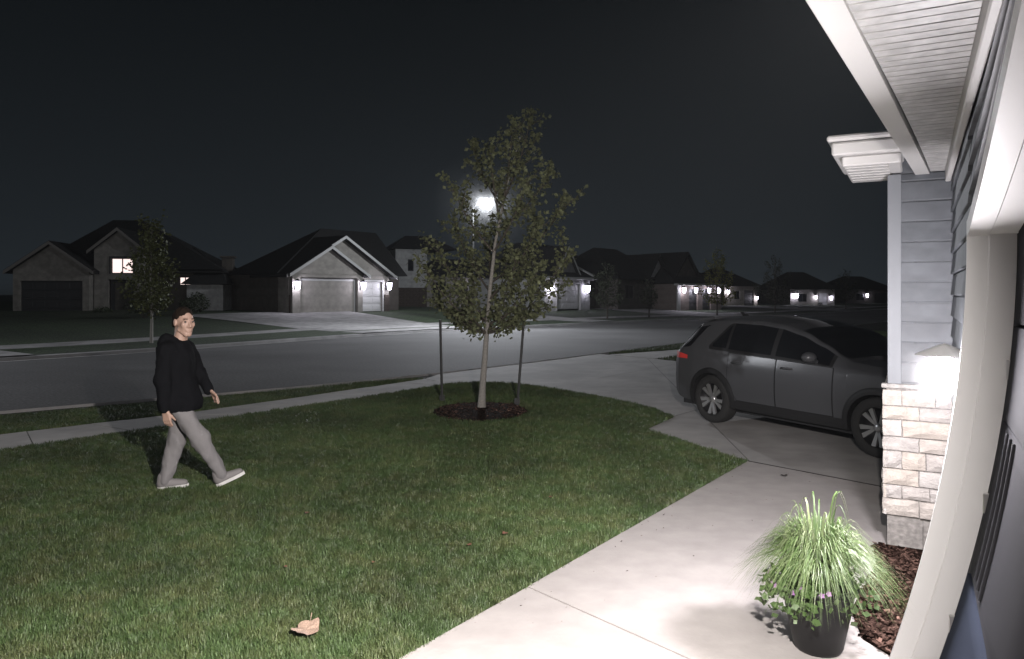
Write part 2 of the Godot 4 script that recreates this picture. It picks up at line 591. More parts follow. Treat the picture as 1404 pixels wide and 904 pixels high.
func garage_door(h: Node3D, x0: float, x1: float, top: float, z: float, m: Material, rows := 4) -> void:
	var st := mb()
	box(st, Vector3(x0 + 0.02, 0.0, z - 0.16), Vector3(x1 - 0.02, top, z - 0.13))
	var g := obj("garage_door", st, m, h)
	for r in rows:
		st = mb()
		var ya := top * r / rows + 0.012
		var yb := top * (r + 1) / rows - 0.012
		box(st, Vector3(x0 + 0.03, ya, z - 0.128), Vector3(x1 - 0.03, yb, z - 0.1), Transform3D(), 0.01)
		var cols := maxi(2, int((x1 - x0) / 0.62))
		for c in cols:
			var xa := lerpf(x0 + 0.03, x1 - 0.03, (c + 0.12) / cols)
			var xb := lerpf(x0 + 0.03, x1 - 0.03, (c + 0.88) / cols)
			box(st, Vector3(xa, ya + 0.1, z - 0.1), Vector3(xb, yb - 0.1, z - 0.085), Transform3D(), 0.007)
		obj("panel", st, m, g)

func casing(h: Node3D, x0: float, x1: float, y0: float, y1: float, z: float, w: float, m: Material, with_sill := false) -> void:
	var st := mb()
	box(st, Vector3(x0 - w, y0, z + 0.002), Vector3(x0, y1, z + 0.035))
	box(st, Vector3(x1, y0, z + 0.002), Vector3(x1 + w, y1, z + 0.035))
	box(st, Vector3(x0 - w, y1 + 0.002, z + 0.002), Vector3(x1 + w, y1 + w, z + 0.04))
	if with_sill:
		box(st, Vector3(x0 - w - 0.03, y0 - 0.09, z + 0.002), Vector3(x1 + w + 0.03, y0 - 0.002, z + 0.07))
	obj("trim", st, m, h)

func window(h: Node3D, x0: float, x1: float, y0: float, y1: float, z: float, glass: Material, frame: Material, panes := 2) -> void:
	var st := mb()
	var f := 0.06
	wall_with(st, x0, x1, y0, y1, z - 0.12, z - 0.06, window_holes(x0, x1, y0, y1, f, panes))
	var w := obj("window", st, frame, h)
	for q in window_holes(x0, x1, y0, y1, f, panes):
		st = mb()
		box(st, Vector3(q[0] - 0.01, q[2] - 0.01, z - 0.1), Vector3(q[1] + 0.01, q[3] + 0.01, z - 0.085))
		obj("window_pane", st, glass, w)

func window_holes(x0: float, x1: float, y0: float, y1: float, f: float, panes: int) -> Array:
	var out := []
	for i in panes:
		out.append([lerpf(x0, x1, float(i) / panes) + f * (1.0 if i == 0 else 0.5), lerpf(x0, x1, float(i + 1) / panes) - f * (1.0 if i == panes - 1 else 0.5), y0 + f, y1 - f])
	return out

func house_at(called: String, label: String, x: float, y: float, d: float, u: Vector2) -> Node3D:
	return thing(called, label, "house", V(x, y, d), atan2(u.y, u.x), "houses across the street")

func bush(at: Vector3, w: float, hgt: float, label: String, sd: int, count := 900, dark := 1.0) -> void:
	var t := thing("bush", label, "bush", at, 0.0, "shrubs by the houses across the street")
	var r := RandomNumberGenerator.new()
	r.seed = sd
	var st := mb()
	for i in count:
		var v := Vector3(r.randfn(), r.randfn(), r.randfn()).normalized() * pow(r.randf(), 0.25)
		v *= 0.8 + 0.25 * noise.get_noise_3d(v.x * 90 + sd * 13, v.y * 90, v.z * 90) * 2.0
		leaf(st, Vector3(v.x * w * 0.5, hgt * 0.52 + v.y * hgt * 0.48, v.z * w * 0.45), 0.06 + 0.05 * r.randf(), r)
	obj("foliage", st, mat("bush_leaf", 0.03 * dark, 0.042 * dark, 0.018, 0.6), t).set_meta("kind", "stuff")
	st = mb()
	for i in 5:
		var a := TAU * i / 5.0
		tube(st, [Vector3(0, -0.1, 0), Vector3(cos(a) * w * 0.2, hgt * 0.4, sin(a) * w * 0.2), Vector3(cos(a) * w * 0.33, hgt * 0.75, sin(a) * w * 0.33)], [0.02, 0.014, 0.006], 5)
	obj("stem", st, mat("bark", 0.09, 0.075, 0.06, 0.9, "fine", 6.0), t)

func leaf(st: SurfaceTool, p: Vector3, s: float, r: RandomNumberGenerator) -> void:
	var a := Vector3(r.randf_range(-1, 1), r.randf_range(-0.9, 0.6), r.randf_range(-1, 1)).normalized()
	var b := a.cross(Vector3(r.randf_range(-1, 1), r.randf_range(-1, 1), r.randf_range(-1, 1))).normalized()
	tri(st, p - a * s * 0.1, p + a * s * 0.5 + b * s * 0.42, p + a * s)
	tri(st, p - a * s * 0.1, p + a * s, p + a * s * 0.5 - b * s * 0.42)

# ------------------------------------------------------------------ trees
# tips: where the main branches end, local (x, y, z); leader: points up the trunk
func tree(called: String, label: String, at: Vector3, leader: Array, r0: float, tips: Array, leaves: int, leaf_size: float, bare: float, sd: int, leaf_m: Material, bark_m: Material, group := "", spread := 0.13, gap := Vector3.ZERO) -> Node3D:
	var t := thing(called, label, "tree", at, 0.0, group)
	var r := RandomNumberGenerator.new()
	r.seed = sd
	var st := mb(true)
	var radii := []
	for i in leader.size():
		radii.append(lerpf(r0, r0 * 0.16, float(i) / (leader.size() - 1)))
	radii[0] = r0 * 1.25
	tube(st, leader, radii, 9)
	obj("trunk", st, bark_m, t, true)
	var top: float = leader[-1].y
	var limb := mb(true)
	var crown := mb()
	var runs := []
	for tip: Vector3 in tips:
		var from_y := clampf(tip.y - r.randf_range(0.25, 0.42) * (top - bare) - 0.15 * Vector2(tip.x, tip.z).length(), bare, top * 0.9)
		var a := Vector3.ZERO
		for i in leader.size() - 1:
			if leader[i + 1].y >= from_y and leader[i].y <= from_y:
				a = leader[i].lerp(leader[i + 1], (from_y - leader[i].y) / (leader[i + 1].y - leader[i].y))
		var mid := a.lerp(tip, 0.5) + Vector3(tip.x - a.x, -0.12 * a.distance_to(tip), tip.z - a.z) * 0.22
		var pts := []
		for k in 7:
			var f := k / 6.0
			pts.append(a.lerp(mid, f).lerp(mid.lerp(tip, f), f))
		tube(limb, pts, [0.016, 0.014, 0.012, 0.01, 0.007, 0.005, 0.003].map(func(q): return q * r0 / 0.05), 5)
		runs.append([pts, 1.0])
		for k in 6:
			var f := 0.2 + 0.13 * k
			var p: Vector3 = pts[int(f * 6)]
			var d := (tip - a).normalized()
			var w := (d + Vector3(r.randf_range(-1, 1), r.randf_range(-0.3, 0.5), r.randf_range(-1, 1)) * 0.8).normalized()
			var e := p + w * a.distance_to(tip) * r.randf_range(0.2, 0.4)
			var tw := [p, p.lerp(e, 0.5) + Vector3(0, -0.02, 0), e]
			tube(limb, tw, [0.006 * r0 / 0.05, 0.004 * r0 / 0.05, 0.002], 4)
			runs.append([tw, 0.55])
	obj("branches", limb, mat("bark", 0.09, 0.075, 0.06, 0.9, "fine", 6.0), t, true).set_meta("kind", "stuff")
	var total := 0.0
	for q in runs:
		total += (q[0][0] as Vector3).distance_to(q[0][-1])
	for q in runs:
		var n := int(leaves * (q[0][0] as Vector3).distance_to(q[0][-1]) / total)
		for i in n:
			var f := sqrt(r.randf_range(0.03, 1.0))
			var x: float = f * (q[0].size() - 1)
			var k := mini(int(x), q[0].size() - 2)
			var p: Vector3 = q[0][k].lerp(q[0][k + 1], x - k)
			var off := Vector3(r.randfn(), r.randfn(), r.randfn()) * spread * (0.42 if f > 0.8 else 0.75)
			if Vector2(p.x + off.x - gap.x, p.y + off.y - gap.y).length() < gap.z:
				continue
			leaf(crown, p + off, leaf_size * r.randf_range(0.6, 1.2), r)
	obj("crown", crown, leaf_m, t).set_meta("kind", "stuff")
	return t

func leaf_mat(key: String, r: float, g: float, b: float) -> StandardMaterial3D:
	var m := mat(key, r, g, b, 0.75, "strong", 2.2)
	m.backlight_enabled = true
	m.backlight = Color(0.35, 0.35, 0.3)
	return m

func build_trees() -> void:
	var pale := mat("pale_bark", 0.36, 0.34, 0.31, 0.85, "fine", 5.0, 0.3)
	var bark := mat("bark", 0.09, 0.075, 0.06, 0.9, "fine", 6.0)
	var lm := leaf_mat("maple_leaf", 0.20, 0.222, 0.105)
	var tips := []
	for q in [[0.81, 4.83], [0.5, 4.57], [-0.18, 4.42], [0.14, 4.2], [1.13, 3.92], [1.42, 3.5], [-0.45, 3.6], [-0.5, 3.2], [-0.72, 2.75], [1.48, 2.6], [1.22, 2.15], [-0.84, 2.3], [-0.8, 1.82], [1.02, 1.72], [0.5, 1.42], [-0.55, 1.55], [-0.22, 1.38], [0.75, 3.7], [0.3, 3.6], [0.95, 3.1], [0.1, 3.0], [0.6, 2.6], [-0.2, 2.4], [0.8, 2.2], [0.2, 2.0], [-0.3, 1.9]]:
		var i := tips.size()
		var zz := 0.5 * sin(i * 2.4) if i < 17 else (1.0 if i % 2 else -1.0) * (0.55 + 0.1 * (i % 3))
		tips.append(Vector3(q[0], q[1], zz))
	var t := tree("young_maple_tree", "young upright tree in a mulch ring on the front lawn, staked by two dark posts", V(-0.49, 0.0, 11.7), [Vector3(0, -0.05, 0), Vector3(0.015, 0.35, 0), Vector3(0.05, 0.8, 0), Vector3(0.09, 1.35, 0.01), Vector3(0.13, 1.9, -0.02), Vector3(0.22, 2.7, 0.02), Vector3(0.4, 3.6, 0), Vector3(0.62, 4.4, 0)], 0.062, tips, 7800, 0.072, 1.25, 21, lm, pale, "", 0.085, Vector3(0.074, 3.36, 0.23))
	t.set_meta("group", "")
	t.remove_meta("group")
	# mulch ring
	var st := mb(true)
	var prev := []
	for ring in 6:
		var row := []
		for k in 30:
			var a := TAU * k / 30
			var rr := 0.78 * ring / 5.0 * (1.0 + 0.06 * noise.get_noise_1d(k * 40.0))
			row.append(V(-0.5 + cos(a) * rr, 0.07 * (1.0 - pow(ring / 5.0, 3)) + 0.012 * noise.get_noise_2d(k * 70.0, ring * 90.0), 11.65 + sin(a) * rr * 1.3))
		if ring:
			for k in 30:
				quad(st, prev[k], prev[(k + 1) % 30], row[(k + 1) % 30], row[k])
		prev = row
	var mulch := obj("mulch_ring", st, mat("mulch", 0.055, 0.034, 0.026, 0.95, "strong", 6.0, 3.0), self, true)
	mulch.set_meta("kind", "structure")
	mulch.set_meta("label", "round bed of brown bark mulch at the foot of the lawn tree")
	chips("mulch_chips", [[-1.25, 11.65], [-1.05, 12.4], [-0.5, 12.66], [0.05, 12.4], [0.27, 11.65], [0.05, 10.9], [-0.5, 10.65], [-1.05, 10.9]], 1500, 0.05, Vector2(-0.5, 11.65), 0.05)
	# stakes
	for s in [["dark steel tree stake left of the young lawn tree", V(-1.2, 0, 12.55), Vector3(-0.035, 1.44, 0.0)], ["dark steel tree stake right of the young lawn tree, leaning outward", V(0.08, 0, 12.2), Vector3(0.12, 1.46, 0.0)]]:
		var p := thing("tree_stake", s[0], "stake", s[1], 0.0, "tree stakes")
		st = mb()
		var top: Vector3 = s[2]
		prism(st, [Vector3(-0.022, -0.1, 0.0), Vector3(0.022, -0.1, 0.0), Vector3(0.022, -0.1, 0.008), Vector3(0.005, -0.1, 0.012), Vector3(0.005, -0.1, 0.04), Vector3(-0.005, -0.1, 0.04), Vector3(-0.005, -0.1, 0.012), Vector3(-0.022, -0.1, 0.008)], top + Vector3(0, 0.1, 0))
		obj("post", st, mat("stake_steel", 0.018, 0.02, 0.02, 0.6, "fine", 4.0), p)
		for k in 9:
			st = mb()
			var c := top * (0.15 + 0.095 * k)
			box(st, c + Vector3(-0.009, -0.007, -0.016), c + Vector3(0.009, 0.007, 0.0))
			obj("stud", st, M.stake_steel, p)
		st = mb()
		box(st, Vector3(-0.045, 0.0, 0.008) + top * 0.03, Vector3(0.045, 0.1, 0.014) + top * 0.03)
		obj("anchor_plate", st, M.stake_steel, p)
	# trees across the street
	var grp := "young trees along the far side of the street"
	var lm2 := leaf_mat("elm_leaf", 0.15, 0.17, 0.05)
	var lm3 := leaf_mat("dusk_leaf", 0.075, 0.09, 0.05)
	var specs := [
		["slender young tree in front of the house with the lit upstairs window", 3.68, 1.8, 0.4, 2.85, 4.6, 1.1, 0.85, lm2, 2400],
		["bright yellow green young tree behind the parked car's tail", 8.76, 1.9, 0.2, 3.0, 5.3, 0.9, 1.75, leaf_mat("sunny_leaf", 0.3, 0.3, 0.05), 2600],
		["dark round young tree beside the garage with two bright lanterns", 7.75, 2.1, 0.3, 2.6, 3.9, 0.9, 1.25, lm3, 1500],
		["small thin tree in front of the dark house", 8.2, 2.3, 0.2, 2.0, 2.9, 0.8, 0.75, lm3, 700],
		["broad dark tree above the parked car's roof", 9.25, 2.2, 0.4, 3.2, 5.4, 1.0, 1.7, lm3, 1500],
		["faint dark tree far down the street near the wall of the house", 9.85, 2.2, 0.4, 3.4, 4.6, 1.1, 1.5, lm3, 900]]
	for i in specs.size():
		var s: Array = specs[i]
		var r := RandomNumberGenerator.new()
		r.seed = 40 + i
		var tp := []
		for k in 15:
			var a := k * 2.4
			var f := (k + 0.5) / 15.0
			var w: float = s[7] * (0.55 + 0.6 * sin(PI * pow(f, 0.75))) * (1.0 - 0.62 * f)
			tp.append(Vector3(cos(a) * w, lerpf(s[6] + 0.35, s[5], f) + r.randf_range(-0.15, 0.15), sin(a) * w))
		var ph: float = s[5]
		tree("young_tree", s[0], far_at(s[1], s[2]), [Vector3(0, -0.1, 0), Vector3(0.02, ph * 0.25, 0), Vector3(-0.02, ph * 0.55, 0.02), Vector3(0.03, ph * 0.95, 0)], 0.055, tp, s[9], 0.13, s[6], 60 + i, s[8], bark if i else pale, grp, 0.2)

func chips(called: String, outline: Array, count: int, y: float, dome := Vector2.ZERO, dome_h := 0.0, size := 1.0) -> void:
	var st := mb()
	for k in 3:
		box(st, Vector3(-0.02, -0.003, -0.006), Vector3(0.02, 0.003, 0.006))
	var mesh := done(st)
	var m := mat("chip", 1, 1, 1, 1.0)
	m.metallic_specular = 0.1
	M.mulch.metallic_specular = 0.1
	m.vertex_color_use_as_albedo = true
	var poly := PackedVector2Array()
	var lo := Vector2(1e9, 1e9)
	var hi := -lo
	for q in outline:
		poly.append(Vector2(q[0], q[1]))
		lo = lo.min(Vector2(q[0], q[1]))
		hi = hi.max(Vector2(q[0], q[1]))
	var mm := MultiMesh.new()
	mm.transform_format = MultiMesh.TRANSFORM_3D
	mm.use_colors = true
	mm.mesh = mesh
	mm.instance_count = count
	for i in count:
		var p := Vector2.ZERO
		while true:
			p = Vector2(rng.randf_range(lo.x, hi.x), rng.randf_range(lo.y, hi.y))
			if Geometry2D.is_point_in_polygon(p, poly):
				break
		var b := Basis.from_euler(Vector3(rng.randf_range(-0.6, 0.6), rng.randf() * TAU, rng.randf_range(-0.5, 0.5))).scaled(Vector3.ONE * size * rng.randf_range(0.5, 1.5))
		var yy := y
		if dome_h > 0.0:
			yy = dome_h * (1.0 - pow(clampf((p - dome).length() / 0.85, 0, 1), 2)) + 0.012
		mm.set_instance_transform(i, Transform3D(b, V(p.x, yy + rng.randf() * 0.012, p.y)))
		var v := rng.randf_range(0.4, 1.7)
		if rng.randf() < 0.12:
			v *= 2.2
		mm.set_instance_color(i, Color(0.085 * v, 0.052 * v, 0.042 * v))
	var o := MultiMeshInstance3D.new()
	o.name = numbered(called, self)
	o.multimesh = mm
	o.material_override = m
	add_child(o, true)
	o.set_meta("kind", "stuff")
	o.set_meta("label", "loose brown wood chips of the mulch bed")

# ------------------------------------------------------------------ bodies: a field of bones meshed as surface nets
# bone: [a, b, ra, rb] a tapered capsule, or [centre, radii] an ellipsoid; clips: planes that cut the field off
func nets(st: SurfaceTool, bones: Array, cell: float, k: float, xf := Transform3D(), clips := [], fold := 0.0, fold_scale := 1.0) -> void:
	var lo := Vector3.ONE * 1e9
	var hi := -lo
	for b in bones:
		if b.size() == 4:
			lo = lo.min(b[0] - Vector3.ONE * b[2]).min(b[1] - Vector3.ONE * b[3])
			hi = hi.max(b[0] + Vector3.ONE * b[2]).max(b[1] + Vector3.ONE * b[3])
		else:
			lo = lo.min(b[0] - b[1])
			hi = hi.max(b[0] + b[1])
	lo -= Vector3.ONE * cell * 3
	hi += Vector3.ONE * cell * 3
	var nx := int((hi.x - lo.x) / cell) + 2
	var ny := int((hi.y - lo.y) / cell) + 2
	var nz := int((hi.z - lo.z) / cell) + 2
	var f := PackedFloat32Array()
	f.resize(nx * ny * nz)
	f.fill(1.0)
	for b in bones:
		var cap: bool = b.size() == 4
		var m := k + cell * 3
		var p0: Vector3 = b[0]
		var bl: Vector3
		var bh: Vector3
		var ab := Vector3.ZERO
		var ll := 1.0
		if cap:
			bl = (b[0] - Vector3.ONE * b[2]).min(b[1] - Vector3.ONE * b[3])
			bh = (b[0] + Vector3.ONE * b[2]).max(b[1] + Vector3.ONE * b[3])
			ab = b[1] - b[0]
			ll = maxf(ab.length_squared(), 1e-9)
		else:
			bl = b[0] - b[1]
			bh = b[0] + b[1]
		bl = (bl - Vector3.ONE * m - lo) / cell
		bh = (bh + Vector3.ONE * m - lo) / cell
		for iz in range(maxi(0, int(bl.z)), mini(nz, int(bh.z) + 1)):
			for iy in range(maxi(0, int(bl.y)), mini(ny, int(bh.y) + 1)):
				var at := (iz * ny + iy) * nx
				for ix in range(maxi(0, int(bl.x)), mini(nx, int(bh.x) + 1)):
					var p := lo + Vector3(ix, iy, iz) * cell
					var d: float
					if cap:
						var t := clampf((p - p0).dot(ab) / ll, 0.0, 1.0)
						d = p.distance_to(p0 + ab * t) - lerpf(b[2], b[3], t)
					else:
						var q: Vector3 = (p - p0) / b[1]
						var k0 := q.length()
						d = k0 * (k0 - 1.0) / maxf((q / b[1]).length(), 1e-6)
					var o := f[at + ix]
					var h := maxf(k - absf(d - o), 0.0) / k
					f[at + ix] = minf(d, o) - h * h * k * 0.25
	if fold > 0.0 or clips.size():
		for iz in nz:
			for iy in ny:
				for ix in nx:
					var i := (iz * ny + iy) * nx + ix
					if f[i] > cell * 4:
						continue
					var p := lo + Vector3(ix, iy, iz) * cell
					if fold > 0.0:
						f[i] += fold * noise.get_noise_3d(p.x * fold_scale * 100.0, p.y * fold_scale * 60.0, p.z * fold_scale * 100.0)
					for c: Plane in clips:
						f[i] = maxf(f[i], c.distance_to(p))
	var vert := {}
	for iz in nz - 1:
		for iy in ny - 1:
			for ix in nx - 1:
				var i := (iz * ny + iy) * nx + ix
				if f[i] > cell * 5 or f[i] < -cell * 5:
					continue
				var sum := Vector3.ZERO
				var n := 0
				for e in EDGES:
					var a: float = f[i + e[0] + e[1] * nx + e[2] * nx * ny]
					var c: float = f[i + e[3] + e[4] * nx + e[5] * nx * ny]
					if (a < 0.0) != (c < 0.0):
						sum += Vector3(e[0], e[1], e[2]).lerp(Vector3(e[3], e[4], e[5]), a / (a - c))
						n += 1
				if n:
					vert[i] = xf * (lo + (Vector3(ix, iy, iz) + sum / n) * cell)
	var step := [1, nx, nx * ny]
	for i: int in vert:
		for axis in 3:
			var j: int = i + step[axis]
			if j >= f.size() or (f[i] < 0.0) == (f[j] < 0.0):
				continue
			var u: int = step[(axis + 1) % 3]
			var w: int = step[(axis + 2) % 3]
			if vert.has(i - u) and vert.has(i - w) and vert.has(i - u - w):
				if f[i] < 0.0:
					quad(st, vert[i], vert[i - w], vert[i - u - w], vert[i - u])
				else:
					quad(st, vert[i], vert[i - u], vert[i - u - w], vert[i - w])

const EDGES := [[0, 0, 0, 1, 0, 0], [0, 1, 0, 1, 1, 0], [0, 0, 1, 1, 0, 1], [0, 1, 1, 1, 1, 1], [0, 0, 0, 0, 1, 0], [1, 0, 0, 1, 1, 0], [0, 0, 1, 0, 1, 1], [1, 0, 1, 1, 1, 1], [0, 0, 0, 0, 0, 1], [1, 0, 0, 1, 0, 1], [0, 1, 0, 0, 1, 1], [1, 1, 0, 1, 1, 1]]

func hand(st: SurfaceTool, wrist: Vector3, along_: Vector3, wide: Vector3, palm: Vector3, thumb_side: float) -> void:
	var a := along_.normalized()
	var w := (wide - a * wide.dot(a)).normalized()
	var n := (palm - a * palm.dot(a) - w * palm.dot(w)).normalized()
	var b := [[wrist - a * 0.05, wrist, 0.027, 0.026]]
	for k in 4:
		var o := (k - 1.5) * 0.019
		b.append([wrist + w * o * 0.7 + a * 0.01, wrist + w * o + a * 0.085, 0.016, 0.0125])
		var ln: float = [0.066, 0.078, 0.074, 0.058][k if thumb_side > 0 else 3 - k]
		var curl: float = [0.45, 0.6, 0.7, 0.8][k if thumb_side > 0 else 3 - k]
		var p := wrist + w * o * 1.05 + a * 0.09
		var d1 := (a + n * curl * 0.35).normalized()
		var d2 := (a + n * curl * 1.0).normalized()
		var d3 := (a + n * curl * 1.7).normalized()
		var q := p + d1 * ln * 0.45
		var r := q + d2 * ln * 0.33
		b.append([p, q, 0.0105, 0.0098])
		b.append([q, r, 0.0098, 0.0088])
		b.append([r, r + d3 * ln * 0.25, 0.0088, 0.0075])
	var t0 := wrist - w * 0.02 * thumb_side + a * 0.025
	var t1 := wrist - w * 0.045 * thumb_side + a * 0.062 + n * 0.012
	b.append([t0, t1, 0.015, 0.012])
	b.append([t1, t1 + (a * 0.8 - w * 0.35 * thumb_side + n * 0.35).normalized() * 0.045, 0.0115, 0.009])
	nets(st, b, 0.0045, 0.008)

func Q(a: float, h: float, b: float) -> Vector3:       # b = away from the house
	return Vector3(a, h, -b)

func build_person() -> void:
	var t := thing("person", "man in a black hooded sweatshirt and grey sweatpants walking across the lawn", "person", V(-3.16, 0.008, 7.02))
	var skin := mat("skin", 0.40, 0.262, 0.205, 0.55)
	var neck := Q(-0.055, 1.40, 0.0)
	var rs := Q(-0.085, 1.35, -0.165)
	var re := Q(-0.105, 1.07, -0.225)
	var rw := Q(-0.075, 0.815, -0.225)
	var ls := Q(-0.065, 1.35, 0.185)
	var le := Q(0.03, 1.085, 0.26)
	var lw := Q(0.15, 0.93, 0.225)
	var rh := Q(-0.02, 0.86, -0.075)
	var rk := Q(0.17, 0.475, -0.02)
	var ra := Q(0.325, 0.125, 0.09)
	var lh := Q(-0.06, 0.86, 0.115)
	var lk := Q(-0.095, 0.465, 0.06)
	var la := Q(-0.185, 0.095, 0.0)
	var head := Transform3D(Basis(Vector3(0.80, -0.04, 0.60).normalized(), Vector3(0.03, 1.0, 0.02).normalized(), Vector3(-0.6, 0.0, 0.80)).orthonormalized().scaled_local(Vector3.ONE * 1.07), Q(0.0, 1.605, 0.0))
	# the body, one skin
	var st := mb(true)
	nets(st, [[neck, Q(-0.02, 1.53, 0.0), 0.06, 0.055], [Q(-0.075, 1.3, 0.01), neck, 0.09, 0.062], [Q(-0.075, 1.3, 0.01), Q(-0.06, 0.92, 0.02), 0.095, 0.1], [rs, re, 0.048, 0.04], [re, rw, 0.038, 0.027], [ls, le, 0.048, 0.04], [le, lw, 0.038, 0.027], [rs, ls, 0.05, 0.05], [rh, rk, 0.065, 0.052], [rk, ra, 0.05, 0.036], [lh, lk, 0.065, 0.052], [lk, la, 0.05, 0.036], [rh, lh, 0.075, 0.075]], 0.016, 0.03)
	# head: skull, jaw, brow, nose, lips, ears
	var hb := [[Vector3(-0.012, 0.035, 0), Vector3(0.098, 0.098, 0.077)], [Vector3(0.03, -0.02, 0), Vector3(0.068, 0.09, 0.064)], [Vector3(0.042, -0.075, 0), Vector3(0.045, 0.045, 0.041)], [Vector3(0.066, -0.1, -0.012), Vector3(0.066, -0.1, 0.012), 0.021, 0.021], [Vector3(0.02, -0.06, -0.052), Vector3(0.062, -0.095, -0.015), 0.02, 0.02], [Vector3(0.02, -0.06, 0.052), Vector3(0.062, -0.095, 0.015), 0.02, 0.02], [Vector3(0.083, 0.034, -0.035), Vector3(0.083, 0.034, 0.035), 0.012, 0.012], [Vector3(0.09, 0.02, 0), Vector3(0.112, -0.022, 0), 0.009, 0.0125], [Vector3(0.098, -0.027, -0.013), Vector3(0.098, -0.027, 0.013), 0.009, 0.009], [Vector3(0.084, -0.057, -0.018), Vector3(0.084, -0.057, 0.018), 0.007, 0.007], [Vector3(0.083, -0.068, -0.014), Vector3(0.083, -0.068, 0.014), 0.0075, 0.0075], [Vector3(0.07, -0.01, -0.045), Vector3(0.018, 0.028, 0.018)], [Vector3(0.07, -0.01, 0.045), Vector3(0.018, 0.028, 0.018)], [Vector3(-0.005, 0.004, -0.08), Vector3(0.019, 0.032, 0.012)], [Vector3(-0.005, 0.004, 0.08), Vector3(0.019, 0.032, 0.012)], [Vector3(-0.03, -0.04, 0), Vector3(-0.045, -0.14, 0), 0.06, 0.058]]
	nets(st, hb, 0.005, 0.013, head)
	hand(st, rw + Q(0.005, -0.02, 0), Q(0.012, -0.1, 0.01), Vector3(1, 0.1, 0.15), Vector3(0.3, 0, -1), -1.0)
	hand(st, lw + Q(0.012, -0.01, 0), Q(0.075, -0.055, -0.03), Vector3(0.35, 0.45, 0.8), Vector3(-0.5, -0.8, 0.3), 1.0)
	obj("body", st, skin, t, true)
	# hair, brows, eyes, mouth
	st = mb(true)
	nets(st, [[Vector3(-0.018, 0.046, 0), Vector3(0.101, 0.1, 0.0812)], [Vector3(-0.05, 0.0, 0), Vector3(0.068, 0.083, 0.077)]], 0.006, 0.02, head, [Plane(Vector3(0.62, -0.78, 0).normalized(), -0.016), Plane(Vector3(1, 0.1, 0).normalized(), 0.075), Plane(Vector3(0, -1, 0), 0.045)], 0.008, 14.0)
	obj("hair", st, mat("hair", 0.018, 0.013, 0.01, 0.6), t, true)
	for s in [-1.0, 1.0]:
		st = mb(true)
		lathe(st, [[0.0, 0.012], [0.008, 0.009], [0.012, 0.0], [0.008, -0.009], [0.0, -0.012]], 8, head * Transform3D(Basis(), Vector3(0.0835, 0.014, 0.033 * s)))
		obj("eye", st, mat("eye", 0.07, 0.055, 0.05, 0.25), t, true)
		st = mb()
		box(st, Vector3(0.086, 0.036, s * 0.034 - 0.018), Vector3(0.0975, 0.043, s * 0.034 + 0.018), head, 0.002)
		obj("eyebrow", st, M.hair, t)
	st = mb()
	box(st, Vector3(0.08, -0.0655, -0.021), Vector3(0.0925, -0.0605, 0.021), head, 0.0015)
	obj("mouth", st, mat("lips", 0.2, 0.08, 0.07, 0.5), t)
	# hooded sweatshirt
	st = mb(true)
	nets(st, [[Q(-0.065, 1.21, 0.01), Vector3(0.15, 0.24, 0.205)], [Q(-0.06, 0.95, 0.02), Vector3(0.168, 0.25, 0.205)], [Q(-0.045, 0.84, 0.02), Vector3(0.192, 0.18, 0.225)], [rs, ls, 0.082, 0.082], [rs, re, 0.08, 0.064], [re, rw, 0.064, 0.048], [ls, le, 0.085, 0.07], [le, lw, 0.07, 0.048], [Q(-0.095, 1.40, 0.01), Vector3(0.105, 0.075, 0.125)], [Q(-0.155, 1.40, 0.0), Vector3(0.07, 0.09, 0.12)], [Q(-0.13, 1.46, -0.07), Q(-0.17, 1.43, 0.0), 0.03, 0.035], [Q(-0.17, 1.43, 0.0), Q(-0.12, 1.455, 0.08), 0.035, 0.03], [Q(-0.13, 1.46, -0.07), Q(-0.02, 1.40, -0.08), 0.03, 0.026], [Q(0.0, 1.40, -0.07), Q(0.0, 1.37, 0.07), 0.03, 0.03]], 0.012, 0.035, Transform3D(), [Plane(Vector3(0, -1, 0.0), -0.765)], 0.026, 5.0)
	var knit := mat("black_knit", 0.0075, 0.0078, 0.0092, 1.0)
	obj("sweatshirt", st, knit, t, true)
	for s in [[rw, re], [lw, le]]:
		st = mb(true)
		var d: Vector3 = (s[0] - s[1]).normalized()
		tube(st, [s[0] - d * 0.03, s[0] - d * 0.02, s[0] + d * 0.02, s[0] + d * 0.03], [0.036, 0.042, 0.04, 0.034], 12)
		obj("cuff", st, knit, t, true)
	# sweatpants
	st = mb(true)
	nets(st, [[Q(-0.06, 0.83, 0.02), Vector3(0.12, 0.14, 0.15)], [Q(0.0, 0.78, -0.065), rk, 0.094, 0.08], [rk, ra, 0.08, 0.058], [lh, lk, 0.098, 0.08], [lk, la, 0.08, 0.058], [rk + Q(0.012, 0.03, 0), Vector3(0.07, 0.075, 0.075)]], 0.012, 0.03, Transform3D(), [], 0.024, 6.0)
	obj("sweatpants", st, mat("grey_fleece", 0.20, 0.193, 0.196, 0.9), t, true)
	# shoes: knitted upper, pale sole
	for s in [[Q(0.29, 0.005, 0.075), 0.40, 0.40], [Q(-0.245, 0.0, -0.02), 0.42, 0.03]]:
		var yaw: float = s[1]
		var xf := Transform3D(Basis(Vector3.UP, yaw) * Basis(Vector3(0, 0, 1), s[2]), s[0])
		var shoe := Node3D.new()
		shoe.name = numbered("shoe", t)
		t.add_child(shoe, true)
		st = mb(true)
		nets(st, [[Vector3(0.05, 0.06, 0), Vector3(0.055, 0.062, 0.042)], [Vector3(0.06, 0.075, 0), Vector3(0.05, 0.12, 0), 0.043, 0.046], [Vector3(0.11, 0.055, 0), Vector3(0.235, 0.042, 0.004), 0.044, 0.034]], 0.008, 0.03, xf, [Plane(Vector3(0, -1, 0), -0.028)])
		obj("upper", st, mat("shoe_knit", 0.2, 0.19, 0.19, 0.8), shoe, true)
		st = mb()
		var ring := []
